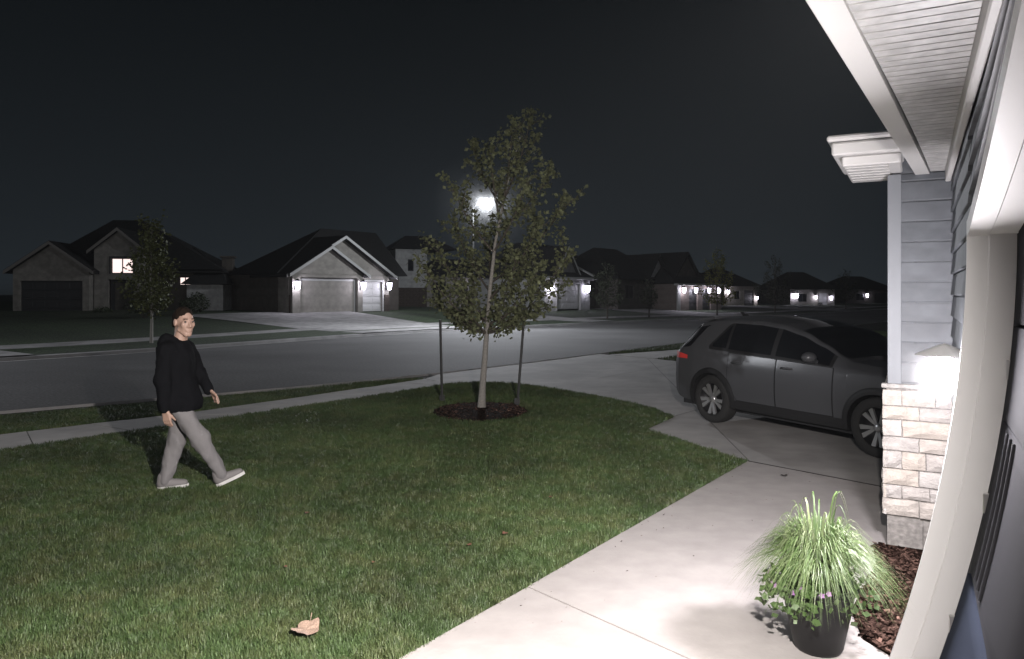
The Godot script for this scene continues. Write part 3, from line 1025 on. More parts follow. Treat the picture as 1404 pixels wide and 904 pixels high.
		for q in [[0.0, 0.02], [0.03, 0.038], [0.09, 0.037], [0.17, 0.046], [0.235, 0.04], [0.278, 0.018], [0.278, -0.014], [0.235, -0.038], [0.17, -0.043], [0.09, -0.036], [0.03, -0.037], [0.0, -0.02]]:
			ring.append(xf * Vector3(q[0], 0.0, q[1]))
		prism(st, ring, xf.basis.y * 0.03)
		obj("sole", st, mat("shoe_sole", 0.6, 0.59, 0.58, 0.6), shoe)

# ------------------------------------------------------------------ the parked car
func tab(rows: Array, x: float) -> float:
	if x <= rows[0][0]:
		return rows[0][1]
	for i in rows.size() - 1:
		if x <= rows[i + 1][0]:
			var f: float = (x - rows[i][0]) / (rows[i + 1][0] - rows[i][0])
			return lerpf(rows[i][1], rows[i + 1][1], f * f * (3 - 2 * f) * 0.4 + f * 0.6)
	return rows[-1][1]

const CAR_W := [[0, 0.74], [0.05, 0.82], [0.2, 0.885], [0.55, 0.92], [1.2, 0.935], [2.6, 0.935], [3.5, 0.925], [4.0, 0.89], [4.3, 0.82], [4.5, 0.7], [4.6, 0.55]]
const CAR_R := [[0, 0.72], [0.03, 0.88], [0.07, 1.0], [0.12, 1.1], [0.3, 1.28], [0.46, 1.45], [0.55, 1.55], [0.8, 1.595], [1.2, 1.625], [1.7, 1.62], [2.1, 1.575], [2.45, 1.48], [2.8, 1.32], [3.1, 1.16], [3.25, 1.11], [3.6, 1.08], [4.1, 1.01], [4.4, 0.91], [4.54, 0.8], [4.6, 0.66]]
const CAR_B := [[0, 0.68], [0.04, 0.86], [0.1, 1.03], [0.3, 1.1], [0.8, 1.11], [2.0, 1.065], [2.9, 1.03], [3.2, 1.01], [3.6, 0.98], [4.1, 0.91], [4.4, 0.82], [4.6, 0.6]]
const CAR_P := [[0.2, 0.93], [0.34, 0.965], [0.5, 0.99], [0.66, 1.0], [0.85, 0.992], [0.95, 0.975], [1.12, 0.94]]
const CAR_LOW := [[0, 0.44], [0.12, 0.34], [0.3, 0.29], [4.2, 0.27], [4.5, 0.32], [4.6, 0.38]]
const AXLES := [0.93, 3.64]

func car_low(x: float) -> float:
	var y := tab(CAR_LOW, x)
	for a in AXLES:
		var d := absf(x - a)
		if d < 0.405:
			y = maxf(y, 0.36 + sqrt(0.405 * 0.405 - d * d))
	return y

func car_side(x: float, y: float) -> float:
	return tab(CAR_W, x) * tab(CAR_P, y)

func car_glass(x: float, g: float) -> Vector3:          # g 0 at the belt, 1 at the roof edge; right-hand side
	var b := minf(tab(CAR_B, x), tab(CAR_R, x) - 0.02)
	var r := tab(CAR_R, x)
	var rise := clampf((r - b) / 0.55, 0.0, 1.0)
	var e := r - 0.075 * rise
	var zb := car_side(x, b)
	return Vector3(x, lerpf(b, e, g), lerpf(zb, zb * lerpf(0.9, 0.76, rise), pow(maxf(g, 0.0), 1.25)))

func car_section(x: float) -> Array:
	var out := []
	var lo := car_low(x)
	var b := minf(tab(CAR_B, x), tab(CAR_R, x) - 0.02)
	lo = minf(lo, b - 0.02)
	for j in 8:
		var y := lerpf(lo, b, j / 8.0)
		out.append(Vector3(x, y, car_side(x, y)))
	for g in [0.0, 0.25, 0.5, 0.75, 0.93, 1.0]:
		out.append(car_glass(x, g))
	var e: Vector3 = out[-1]
	var r := tab(CAR_R, x)
	for f in [0.93, 0.8, 0.5, 0.0]:
		out.append(Vector3(x, e.y + (r - e.y) * (1.0 - f * f * f), e.z * f))
	return out

# a patch laid over the side: columns of [x, y0, y1] on the lower body
func side_patch(st: SurfaceTool, cols: Array, off: float, side: float, rows := 5) -> void:
	for i in cols.size() - 1:
		for j in rows:
			var q := []
			for k in [[i, j], [i + 1, j], [i + 1, j + 1], [i, j + 1]]:
				var c: Array = cols[k[0]]
				var y := lerpf(c[1], c[2], float(k[1]) / rows)
				q.append(Vector3(c[0], y, (car_side(c[0], y) + off) * side))
			quad(st, q[0], q[1], q[2], q[3])

func glass_patch(st: SurfaceTool, cols: Array, off: float, side: float) -> void:
	for i in cols.size() - 1:
		for j in 4:
			var q := []
			for k in [[i, j], [i + 1, j], [i + 1, j + 1], [i, j + 1]]:
				var c: Array = cols[k[0]]
				var p := car_glass(c[0], lerpf(c[1], c[2], k[1] / 4.0))
				q.append(Vector3(p.x, p.y, (p.z + off) * side))
			quad(st, q[0], q[1], q[2], q[3])

func build_car() -> void:
	var sc := 0.965
	var rear := Vector2(2.97, 10.65)
	var h := Vector2(0.485, -0.875).normalized()
	var right := Vector2(-h.y, h.x) * -1.0
	# rear[] is where the near (right-hand) rear wheel stands; step back to the car's own origin
	var o2 := rear - h * AXLES[0] * sc + Vector2(h.y, -h.x) * -0.82 * sc
	var t := thing("parked_car", "dark grey crossover car parked on the driveway, its tail towards the street", "car", V(o2.x, 0.012, o2.y), atan2(h.y, h.x))
	t.scale = Vector3.ONE * sc
	var paint := mat("car_paint", 0.072, 0.074, 0.08, 0.5, "", 1.0, 0.0, 0.2)
	paint.clearcoat_enabled = true
	paint.clearcoat = 0.35
	paint.clearcoat_roughness = 0.2
	var black := mat("car_black", 0.012, 0.012, 0.013, 0.55)
	var glass := mat("car_glass", 0.006, 0.007, 0.009, 0.3)
	glass.metallic_specular = 0.3
	var tail_glass := mat("tail_glass", 0.006, 0.006, 0.008, 0.6)
	tail_glass.metallic_specular = 0.1
	paint.metallic_specular = 0.3
	var seam := mat("car_seam", 0.006, 0.006, 0.007, 0.7)
	var st := mb(true)
	var xs := []
	for i in 24:
		xs.append(i / 23.0 * 0.5)
	for i in range(1, 70):
		xs.append(0.5 + i / 69.0 * 4.1)
	for a in AXLES:
		xs.append(a - 0.405); xs.append(a + 0.405); xs.append(a - 0.4); xs.append(a + 0.4); xs.append(a - 0.385); xs.append(a + 0.385)
	xs.sort()
	var secs := []
	for x in xs:
		secs.append(car_section(x))
	for i in secs.size() - 1:
		for j in secs[i].size() - 1:
			for s in [1.0, -1.0]:
				var m := Vector3(1, 1, s)
				quad(st, secs[i][j] * m, secs[i + 1][j] * m, secs[i + 1][j + 1] * m, secs[i][j + 1] * m)
	for e in [secs[0], secs[-1]]:
		for j in e.size() - 1:
			quad(st, e[j], e[j + 1], e[j + 1] * Vector3(1, 1, -1), e[j] * Vector3(1, 1, -1))
	obj("body", st, paint, t, true)
	st = mb()
	box(st, Vector3(0.15, 0.2, -0.74), Vector3(4.45, 0.34, 0.74))
	box(st, Vector3(1.42, 0.34, -0.84), Vector3(3.15, 0.5, 0.84))
	box(st, Vector3(0.3, 0.34, -0.6), Vector3(4.4, 0.66, 0.6))
	obj("underbody", st, black, t)
	for s in [1.0, -1.0]:
		# cladding: sills and wheel-arch rings
		st = mb(true)
		var cols := []
		for i in 24:
			var x := lerpf(1.36, 3.2, i / 23.0)
			cols.append([x, 0.272, 0.4 + 0.0 * x])
		side_patch(st, cols, 0.012, s, 3)
		obj("sill_cladding", st, black, t, true)
		for a in AXLES:
			st = mb(true)
			for i in 28:
				for j in 3:
					var q := []
					for k in [[i, j], [i + 1, j], [i + 1, j + 1], [i, j + 1]]:
						var w := lerpf(-0.22, PI + 0.22, k[0] / 28.0)
						var rr := lerpf(0.392, 0.475, k[1] / 3.0)
						var x: float = a + cos(w) * rr
						var y := maxf(0.36 + sin(w) * rr, 0.27)
						q.append(Vector3(x, y, (car_side(x, y) + (0.016 if k[1] < 3 else 0.0)) * s))
					quad(st, q[0], q[1], q[2], q[3])
			obj("arch_cladding", st, black, t, true)
			st = mb(true)
			for i in 24:
				var q2 := []
				for k in [i, i + 1]:
					var w := lerpf(-0.25, PI + 0.25, k / 24.0)
					q2.append(Vector3(a + cos(w) * 0.402, 0.36 + sin(w) * 0.402, 0.905 * s))
				quad(st, q2[0], q2[1], Vector3(q2[1].x, q2[1].y, 0.55 * s), Vector3(q2[0].x, q2[0].y, 0.55 * s))
			obj("wheel_well", st, black, t, true)
		# doors: panels a few millimetres proud of a dark seam
		for d in [["rear_door", 1.28, 2.14], ["front_door", 2.16, 3.04]]:
			st = mb(true)
			cols = []
			var cols2 := []
			for i in 21:
				var x := lerpf(d[1], d[2], i / 20.0)
				var low := 0.41
				if d[0] == "rear_door":
					low = maxf(0.41, 0.36 + sqrt(maxf(0.0, 0.49 * 0.49 - (x - 0.93) * (x - 0.93))))
				cols.append([x, low, tab(CAR_B, x) - 0.012])
				var x2 := lerpf(d[1] - 0.013, d[2] + 0.013, i / 20.0)
				cols2.append([x2, low - 0.012, tab(CAR_B, x2) - 0.004])
			side_patch(st, cols, 0.007, s, 6)
			var door := obj(d[0], st, paint, t, true)
			st = mb(true)
			side_patch(st, cols2, 0.003, s, 6)
			obj("seam", st, seam, door, true)
			st = mb(true)
			var hx: float = d[1] + 0.08
			var hz := car_side(hx, 0.94)
			tube(st, [Vector3(hx, 0.945, hz * s), Vector3(hx + 0.02, 0.947, (hz + 0.032) * s), Vector3(hx + 0.16, 0.95, (hz + 0.034) * s), Vector3(hx + 0.18, 0.95, hz * s)], [0.01, 0.014, 0.014, 0.01], 6)
			obj("handle", st, paint, door, true)
		# side glass
		for w in [["quarter_window", 0.92, 1.2, 0.1, 0.25], ["rear_window", 1.25, 2.04, 0.08, 0.86], ["front_window", 2.12, 2.98, 0.08, 0.86]]:
			st = mb(true)
			cols = []
			for i in 17:
				var x := lerpf(w[1], w[2], i / 16.0)
				var top := 0.9
				if w[0] == "quarter_window":
					top = lerpf(0.16, 0.84, clampf((x - 0.9) / 0.3, 0, 1))
				cols.append([x, w[3], top])
			glass_patch(st, cols, 0.006, s)
			obj(w[0], st, glass, t, true)
		st = mb(true)
		cols = []
		for i in 33:
			var x := lerpf(0.85, 3.03, i / 32.0)
			cols.append([x, 0.0, lerpf(0.1, 0.9, clampf((x - 0.83) / 0.33, 0, 1))])
		glass_patch(st, cols, 0.0035, s)
		obj("window_surround", st, black, t, true)
		st = mb(true)
		cols = []
		for i in 13:
			var x := lerpf(0.135, 0.74, i / 12.0)
			cols.append([x, clampf((x - 0.40) / 0.36, 0.06, 0.84), 0.99 if x < 0.5 else 0.86])
		glass_patch(st, cols, 0.008, s)
		obj("tail_corner_glass", st, tail_glass, t, true)
		# mirror
		st = mb(true)
		nets(st, [[Vector3(2.76, 1.13, 1.0 * s), Vector3(0.09, 0.07, 0.1)], [Vector3(2.78, 1.07, 0.88 * s), Vector3(2.77, 1.1, 0.96 * s), 0.03, 0.035]], 0.016, 0.03)
		obj("mirror", st, paint, t, true)
		# tail light wraps round the corner
		st = mb(true)
		for i in 12:
			for j in 3:
				var q := []
				for k in [[i, j], [i + 1, j], [i + 1, j + 1], [i, j + 1]]:
					var x := lerpf(0.08, 0.4, k[0] / 12.0)
					var y := lerpf(0.93, lerpf(1.03, 0.985, k[0] / 12.0), k[1] / 3.0)
					q.append(Vector3(x, y, (car_side(x, y) + 0.008) * s))
				quad(st, q[0], q[1], q[2], q[3])
		var red := mat("tail_red", 0.75, 0.05, 0.04, 0.12)
		red.clearcoat_enabled = true
		var tl := obj("tail_light", st, red, t, true)
		st = mb()
		box(st, Vector3(0.055, 0.93, 0.42), Vector3(0.085, 1.02, 0.80), Transform3D(Basis().scaled(Vector3(1, 1, s)), Vector3.ZERO), 0.01)
		obj("lens", st, red, tl)
		st = mb()
		box(st, Vector3(-0.012, 0.55, 0.5), Vector3(0.03, 0.59, 0.66), Transform3D(Basis().scaled(Vector3(1, 1, s)), Vector3.ZERO), 0.006)
		obj("reflector", st, red, t)
		st = mb(true)
		cols = []
		for i in 15:
			var x := lerpf(4.12, 4.47, i / 14.0)
			cols.append([x, 0.74, 0.80])
		side_patch(st, cols, 0.008, s, 2)
		obj("headlight", st, mat("headlight_lens", 0.5, 0.52, 0.55, 0.1), t, true)
		# wheels
		for a in AXLES:
			var wheel := Node3D.new()
			wheel.name = numbered("wheel", t)
			t.add_child(wheel, true)
			wheel.position = Vector3(a, 0.36, 0.80 * s)
			wheel.rotation = Vector3(PI / 2 * s, 0, 0)
			st = mb(true)
			lathe(st, [[0.235, -0.1], [0.25, -0.115], [0.335, -0.112], [0.354, -0.095], [0.36, -0.05], [0.361, 0.0], [0.36, 0.05], [0.354, 0.095], [0.335, 0.112], [0.25, 0.115], [0.235, 0.1], [0.235, -0.1]], 40)
			obj("tyre", st, mat("tyre_rubber", 0.018, 0.018, 0.018, 0.85), wheel, true)
			st = mb(true)
			lathe(st, [[0.236, 0.112], [0.243, 0.102], [0.225, 0.09], [0.22, 0.0], [0.0, 0.0]], 40)
			obj("rim", st, mat("rim_dark", 0.02, 0.02, 0.022, 0.4, "", 1.0, 0.0, 0.5), wheel, true)
			var alloy := mat("alloy", 0.5, 0.5, 0.51, 0.3, "", 1.0, 0.0, 0.75)
			for k in 5:
				for e in [-1.0, 1.0]:
					st = mb()
					var w := TAU * k / 5.0 + 0.3
					var p0 := Vector3(cos(w + e * 0.16), 0, sin(w + e * 0.16)) * 0.05
					var p1 := Vector3(cos(w + e * 0.24), 0, sin(w + e * 0.24)) * 0.232
					var side_v := Vector3(-sin(w), 0, cos(w))
					prism(st, [p0 - side_v * 0.016 + Vector3(0, 0.085, 0), p1 - side_v * 0.03 + Vector3(0, 0.098, 0), p1 + side_v * 0.03 + Vector3(0, 0.098, 0), p0 + side_v * 0.016 + Vector3(0, 0.085, 0)], Vector3(0, -0.03, 0))
					obj("spoke", st, alloy, wheel)
			st = mb(true)
			lathe(st, [[0.0, 0.1], [0.045, 0.097], [0.06, 0.08], [0.06, 0.05]], 20)
			obj("hub", st, alloy, wheel, true)
	# tail: window, spoiler, bumper, plate
	st = mb(true)
	for i in 8:
		for j in 10:
			var q := []
			for k in [[i, j], [i + 1, j], [i + 1, j + 1], [i, j + 1]]:
				var x := lerpf(0.14, 0.5, k[0] / 8.0)
				var sec := car_section(x)
				var e: Vector3 = sec[13]
				var f := lerpf(-0.995, 0.995, k[1] / 10.0)
				q.append(Vector3(x - 0.012, e.y + (tab(CAR_R, x) - e.y) * (1.0 - absf(f * f * f)) + 0.008, e.z * f))
			quad(st, q[0], q[1], q[2], q[3])
	obj("tailgate_window", st, tail_glass, t, true)
	st = mb()
	prism(st, [Vector3(0.36, 1.545, -0.58), Vector3(0.72, 1.592, -0.6), Vector3(0.72, 1.55, -0.6), Vector3(0.40, 1.51, -0.58)], Vector3(0, 0, 1.22))
	obj("roof_spoiler", st, paint, t)
	st = mb()
	box(st, Vector3(-0.03, 0.34, -0.72), Vector3(0.1, 0.56, 0.72), Transform3D(), 0.03)
	obj("rear_bumper", st, black, t)
	st = mb()
	box(st, Vector3(-0.004, 0.78, -0.26), Vector3(0.012, 0.9, 0.26))
	obj("number_plate", st, mat("plate", 0.5, 0.5, 0.5, 0.5), t)
	st = mb()
	prism(st, [Vector3(0.72, 1.585, -0.012), Vector3(0.66, 1.655, -0.006), Vector3(0.70, 1.655, -0.006), Vector3(0.84, 1.6, -0.012)], Vector3(0, 0, 0.024))
	obj("roof_antenna", st, black, t)
	st = mb(true)
	for i in 10:
		for j in 10:
			var q := []
			for k in [[i, j], [i + 1, j], [i + 1, j + 1], [i, j + 1]]:
				var x := lerpf(2.4, 3.16, k[0] / 10.0)
				var e: Vector3 = car_section(x)[13]
				var f := lerpf(-0.94, 0.94, k[1] / 10.0)
				q.append(Vector3(x, e.y + (tab(CAR_R, x) - e.y) * (1.0 - absf(f * f * f)) + 0.007, e.z * f))
			quad(st, q[0], q[1], q[2], q[3])
	obj("windscreen", st, glass, t, true)

# ------------------------------------------------------------------ the planter by the wall
func blade(st: SurfaceTool, p: Vector3, dir: Vector3, length: float, lift: float, w: float, n := 7) -> void:
	var side := Vector3(-dir.z, 0, dir.x) * w
	var last := []
	for i in n + 1:
		var f := float(i) / n
		var c := p + dir * length * (f * 0.35 + 0.45 * f * f) + Vector3(0, lift * (1.75 * f - 1.8 * f * f * (0.72 + length * 0.5)), 0)
		var ww := side * (1.0 - pow(f, 1.8)) * (0.55 + 0.45 * sin(PI * minf(1.0, f + 0.3)))
		var dip := Vector3(0, -w * 0.35 * (1.0 - f), 0)
		var now := [c - ww, c + dip, c + ww]
		if i:
			for k in 2:
				quad(st, last[k], last[k + 1], now[k + 1], now[k])
		last = now

func build_planter() -> void:
	var t := thing("grass_planter", "black round pot overflowing with green fountain grass and small purple flowers", "planter", V(1.62, 0.024, 3.86))
	var st := mb(true)
	lathe(st, [[0.0, 0.0], [0.115, 0.0], [0.125, 0.02], [0.165, 0.22], [0.18, 0.315], [0.195, 0.32], [0.2, 0.345], [0.187, 0.353], [0.168, 0.348], [0.158, 0.29], [0.0, 0.29]], 40)
	obj("pot", st, mat("pot_black", 0.007, 0.007, 0.008, 0.55, "soft", 5.0), t, true)
	st = mb(true)
	lathe(st, [[0.162, 0.30], [0.11, 0.32], [0.0, 0.325]], 24)
	obj("potting_soil", st, mat("pot_soil", 0.02, 0.015, 0.012, 0.95, "strong", 8.0), t, true)
	var r := RandomNumberGenerator.new()
	r.seed = 77
	var greens := []
	for k in 4:
		var m := mat("blade_green_%d" % k, [0.055, 0.085, 0.10, 0.14][k], [0.10, 0.135, 0.155, 0.18][k], [0.028, 0.04, 0.052, 0.085][k], 0.45)
		m.backlight_enabled = true
		m.backlight = Color(0.35, 0.35, 0.3)
		greens.append(m)
	var mass := [mb(), mb(), mb(), mb()]
	for i in 1150:
		var a := r.randf() * TAU
		var rr := 0.11 * sqrt(r.randf())
		var f := r.randf()
		var p := Vector3(cos(a) * rr, 0.315, sin(a) * rr)
		var d := Vector3(cos(a + r.randf_range(-1.0, 1.0)), 0, sin(a + r.randf_range(-1.0, 1.0))).normalized()
		blade(mass[i % 4], p, d, lerpf(0.17, 0.54, f), lerpf(0.66, 0.45, f) * r.randf_range(0.75, 1.15), r.randf_range(0.0032, 0.0058))
	for k in 4:
		obj("grass_blades", mass[k], greens[k], t).set_meta("kind", "stuff")
	for i in 110:
		var a := i * 2.39996 + r.randf_range(-0.2, 0.2)
		st = mb(true)
		var tall := i < 16
		blade(st, Vector3(cos(a) * 0.06, 0.315, sin(a) * 0.06), Vector3(cos(a), 0, sin(a)), r.randf_range(0.12, 0.3) if tall else r.randf_range(0.32, 0.54), r.randf_range(0.72, 1.0) if tall else r.randf_range(0.36, 0.6), r.randf_range(0.005, 0.008), 9)
		obj("grass_leaf", st, greens[r.randi() % 4], t, true)
	# trailing plant along the left rim and its flowers
	st = mb()
	for i in 760:
		var a := r.randf_range(PI * 0.62, PI * 1.45) if i < 520 else r.randf() * TAU
		var d := r.randf_range(0.12, 0.29)
		leaf(st, Vector3(cos(a) * d, 0.385 - 0.75 * maxf(0.0, d - 0.17) + r.randf_range(-0.09, 0.05), sin(a) * d), r.randf_range(0.025, 0.045), r)
	obj("trailing_foliage", st, greens[0], t).set_meta("kind", "stuff")
	for i in 11:
		var a: float = [2.7, 3.4, 3.9, 2.3, 3.1, 1.9, 2.5, 4.2, 3.65, 1.75, 2.95][i]
		var c := Vector3(cos(a) * (0.23 + 0.015 * (i % 3)), 0.345 + 0.03 * (i % 2), sin(a) * (0.23 + 0.015 * (i % 3)))
		st = mb()
		for k in 5:
			var w := TAU * k / 5.0
			var e := Vector3(cos(a), 0.5, sin(a)).normalized()
			var u := e.cross(Vector3.UP).normalized()
			var v := e.cross(u)
			var tip := c + (u * cos(w) + v * sin(w)) * 0.016 + e * 0.004
			var s2 := (u * -sin(w) + v * cos(w)) * 0.006
			quad(st, c, (c + tip) * 0.5 + s2, tip, (c + tip) * 0.5 - s2)
		obj("flower", st, mat("petal", 0.32, 0.16, 0.36, 0.6), t)

# ------------------------------------------------------------------ the house the picture is taken from
# local x runs along its wall away from the viewer, -z faces out to the lawn
func bow(hgt: float) -> float:
	return -0.385 * pow(clampf((2.15 - hgt) / 2.25, 0.0, 1.0), 1.9)

func lap_boards(parent: Node3D, x0: float, x1: float, y0: float, y1: float, m: Array, step: float, facing_z: bool, at: float, called := "siding_board") -> void:
	var y := y0
	var i := 0
	while y < y1 - 0.01:
		var top := minf(y + step, y1)
		var st := mb()
		# a board: thick at its lower edge, thin at the top
		var sec := [Vector2(0.0, y + 0.011), Vector2(-0.022, y + 0.009), Vector2(-0.025, y + 0.014), Vector2(-0.011, top - 0.001), Vector2(0.0, top - 0.001)]
		var pts := []
		for q in sec:
			pts.append(Vector3(x0, q.y, at + q.x) if facing_z else Vector3(at + q.x, q.y, x0))
		prism(st, pts, Vector3(x1 - x0, 0, 0) if facing_z else Vector3(0, 0, x1 - x0))
		obj(called, st, m[i % m.size()], parent)
		y = top
		i += 1

func build_own_house() -> void:
	var t := thing("home_house", "house at the right edge with blue grey siding, stone base and white soffit", "house", V(2.27, 0, 3.6), atan2(0.874, 0.486))
	var siding := [mat("siding_a", 0.118, 0.128, 0.144, 0.6, "soft", 2.0), mat("siding_b", 0.112, 0.122, 0.138, 0.6, "soft", 2.3), mat("siding_c", 0.123, 0.133, 0.15, 0.6, "soft", 1.7)]
	var white := mat("white_trim", 0.58, 0.575, 0.57, 0.55)
	var white2 := mat("white_soffit", 0.56, 0.555, 0.55, 0.38, "soft", 3.0)
	var dark := mat("dark_strip", 0.02, 0.02, 0.022, 0.6)
	# the long wall: core, then boards
	var wall := Node3D.new()
	wall.name = "wall"
	t.add_child(wall, true)
	var st := mb()
	wall_with(st, -7.0, 5.9, -0.3, 2.95, 0.0, 0.2, [[-3.1, -0.19, -0.05, 2.75], [1.87, 5.88, -0.3, 2.9]])
	obj("sheathing", st, siding[1], wall)
	lap_boards(wall, -0.18, 1.85, 0.1, 2.78, siding, 0.148, true, -0.001)
	lap_boards(wall, -7.0, -3.12, 0.1, 2.78, siding, 0.148, true, -0.001)
	# fan of boards over the doorway
	for k in 4:
		st = mb()
		var fx := []
		for i in 19:
			fx.append(lerpf(-3.1, -0.18, i / 18.0))
		strip(st, fx, func(x):
			var y0: float = header_y(x) + 0.06
			var ya := lerpf(y0, 2.78, k / 4.0) + 0.004
			var yb := lerpf(y0, 2.78, (k + 1) / 4.0)
			return [Vector3(x, ya, -0.024), Vector3(x, yb, -0.004), Vector3(x, yb, 0.19), Vector3(x, ya, 0.19)])
		obj("siding_board", st, siding[k % 3], wall)
	# doorway: bowed casing and header, weather strip, door
	var frame := Node3D.new()
	frame.name = "door_casing"
	t.add_child(frame, true)
	var hs := []
	for i in 49:
		hs.append(lerpf(-0.05, 2.18, i / 48.0))
	st = mb()
	strip(st, hs, func(h): return [Vector3(-0.165, h, bow(h) - 0.03), Vector3(-0.2, h, bow(h) - 0.03), Vector3(-0.2, h, bow(h) + 0.055), Vector3(-0.207, h, bow(h) + 0.06), Vector3(-0.207, h, bow(h) + 0.165), Vector3(-0.165, h, bow(h) + 0.165)])
	obj("jamb", st, white, frame)
	st = mb(true)
	strip(st, hs, func(h): return [Vector3(-0.195, h, bow(h) + 0.167), Vector3(-0.24, h, bow(h) + 0.172), Vector3(-0.24, h, bow(h) + 0.19 + 0.03 * (2.2 - h)), Vector3(-0.195, h, bow(h) + 0.195 + 0.03 * (2.2 - h))])
	obj("weather_strip", st, dark, frame)
	for hh in [0.34, 0.93, 1.55]:
		st = mb()
		box(st, Vector3(-0.262, hh - 0.045, bow(hh) + 0.15), Vector3(-0.236, hh + 0.045, bow(hh) + 0.185), Transform3D(), 0.004)
		obj("hinge", st, mat("nickel", 0.55, 0.54, 0.53, 0.3, "", 1.0, 0.0, 0.8), frame)
	st = mb()
	var xs := []
	for i in 49:
		xs.append(lerpf(-3.1, -0.166, i / 48.0))
	strip(st, xs, func(x): return [Vector3(x, header_y(x) + 0.075, -0.03), Vector3(x, header_y(x), -0.03), Vector3(x, header_y(x) - 0.002, 0.055), Vector3(x, header_y(x) + 0.006, 0.06), Vector3(x, header_y(x) + 0.006, 0.3), Vector3(x, header_y(x) + 0.075, 0.3)])
	obj("header", st, white, frame)
	var dm := mat("door_grey", 0.045, 0.045, 0.05, 0.95)
	var dm2 := mat("door_blue_grey", 0.04, 0.048, 0.07, 0.95)
	for q in [dm, dm2]:
		q.metallic_specular = 0.12
	var door := Node3D.new()
	door.name = "door"
	t.add_child(door, true)
	for p in [["kick_panel", -0.04, 0.60, -0.005, dm2], ["door_panel", 0.62, 1.32, 0.0, dm], ["lock_rail", 1.335, 1.75, -0.004, dm], ["top_panel", 1.765, 2.5, 0.0, dm]]:
		st = mb(true)
		var hh2 := []
		for i in 9:
			hh2.append(lerpf(p[1], p[2], i / 8.0))
		strip(st, hh2, func(h): return [Vector3(-0.26, h, bow(h) + 0.175 + p[3]), Vector3(-0.262, h, bow(h) + 0.165 + p[3]), Vector3(-3.05, h, bow(h) + 0.165 + p[3]), Vector3(-3.05, h, bow(h) + 0.21), Vector3(-0.26, h, bow(h) + 0.21)])
		obj(p[0], st, p[4], door)
	for x in [-0.5, -0.62, -0.74]:
		st = mb(true)
		var hh3 := []
		for i in 9:
			hh3.append(lerpf(0.66, 1.3, i / 8.0))
		strip(st, hh3, func(h): return [Vector3(x, h, bow(h) + 0.166), Vector3(x - 0.008, h, bow(h) + 0.155), Vector3(x - 0.03, h, bow(h) + 0.155), Vector3(x - 0.038, h, bow(h) + 0.166)])
		obj("moulding", st, dm, door)
	st = mb()
	box(st, Vector3(-3.2, -0.3, 0.25), Vector3(0.1, 3.0, 0.4))
	obj("inner_wall", st, dark, t)
	st = mb()
	box(st, Vector3(-3.1, -0.1, -0.02), Vector3(-0.2, 0.035, 0.3), Transform3D(), 0.01)
	obj("threshold", st, mat("threshold_grey", 0.08, 0.085, 0.1, 0.6), t)
	# the projecting wall that faces the viewer: boards, corner boards, stone, footing
	st = mb()
	box(st, Vector3(1.862, 0.2, -0.40), Vector3(5.9, 2.9, -0.25))
	box(st, Vector3(1.862, 0.2, -0.247), Vector3(2.0, 2.9, 0.2))
	obj("projecting_wall", st, siding[1], t)
	var pw := Node3D.new()
	pw.name = "boarded_wall"
	t.add_child(pw, true)
	lap_boards(pw, -0.34, -0.002, 1.235, 2.775, siding, 0.148, false, 1.861)
	st = mb()
	box(st, Vector3(1.832, 1.2, -0.428), Vector3(1.86, 2.775, -0.338), Transform3D(), 0.003)
	box(st, Vector3(1.8615, 1.2, -0.428), Vector3(1.95, 2.775, -0.4005), Transform3D(), 0.003)
	obj("corner_board", st, mat("siding_trim", 0.15, 0.161, 0.178, 0.55), pw)
	st = mb()
	box(st, Vector3(1.835, -0.3, -0.43), Vector3(5.9, 0.26, -0.2))
	box(st, Vector3(1.835, -0.3, -0.197), Vector3(1.9, 0.26, 0.0))
	obj("footing", st, mat("footing_concrete", 0.36, 0.34, 0.32, 0.9, "fine", 2.0, 0.4), t)
	var stone := Node3D.new()
	stone.name = "stone_veneer"
	t.add_child(stone, true)
	st = mb()
	box(st, Vector3(1.822, 0.262, -0.435), Vector3(1.86, 1.2, -0.002))
	box(st, Vector3(1.8605, 0.262, -0.435), Vector3(5.9, 1.2, -0.402))
	obj("mortar", st, mat("mortar", 0.34, 0.32, 0.30, 0.95, "fine", 5.0, 0.5), stone)
	st = mb()
	box(st, Vector3(1.79, 1.2, -0.468), Vector3(1.86, 1.232, -0.002), Transform3D(), 0.006)
	obj("ledge", st, mat("ledge_stone", 0.5, 0.48, 0.46, 0.8, "fine", 3.0, 0.4), stone)
	var stones := []
	for k in 5:
		stones.append(mat("stone_%d" % k, [0.52, 0.55, 0.49, 0.53, 0.48][k], [0.475, 0.52, 0.455, 0.475, 0.45][k], [0.435, 0.495, 0.43, 0.425, 0.43][k], 0.9, "soft", 3.0 + k * 0.3, 0.6))
	var r := RandomNumberGenerator.new()
	r.seed = 12
	var y := 0.266
	var row := 0
	while y < 1.19:
		var hgt: float = [0.125, 0.1, 0.12, 0.13, 0.105][row % 5]
		hgt = minf(hgt, 1.197 - y)
		for face in 2:
			var p := -0.462 if face == 0 else 1.80
			var end := -0.004 if face == 0 else 3.2
			var first := true
			while p < end - 0.02:
				var w := r.randf_range(0.15, 0.30)
				if first:
					w = 0.13 if (row + face) % 2 else 0.24
				if end - p - w < 0.07:
					w = end - p
				st = mb()
				stone_block(st, p + 0.003, p + w - 0.005, y + 0.003, y + hgt - 0.006, face, r)
				obj("stone", st, stones[r.randi() % 5], stone)
				p += w
				first = false
		y += hgt
		row += 1
	# eave: soffit boards, fascia, frieze, gutter return, roof
	var eave := Node3D.new()
	eave.name = "soffit"
	t.add_child(eave, true)
	var x := -6.6
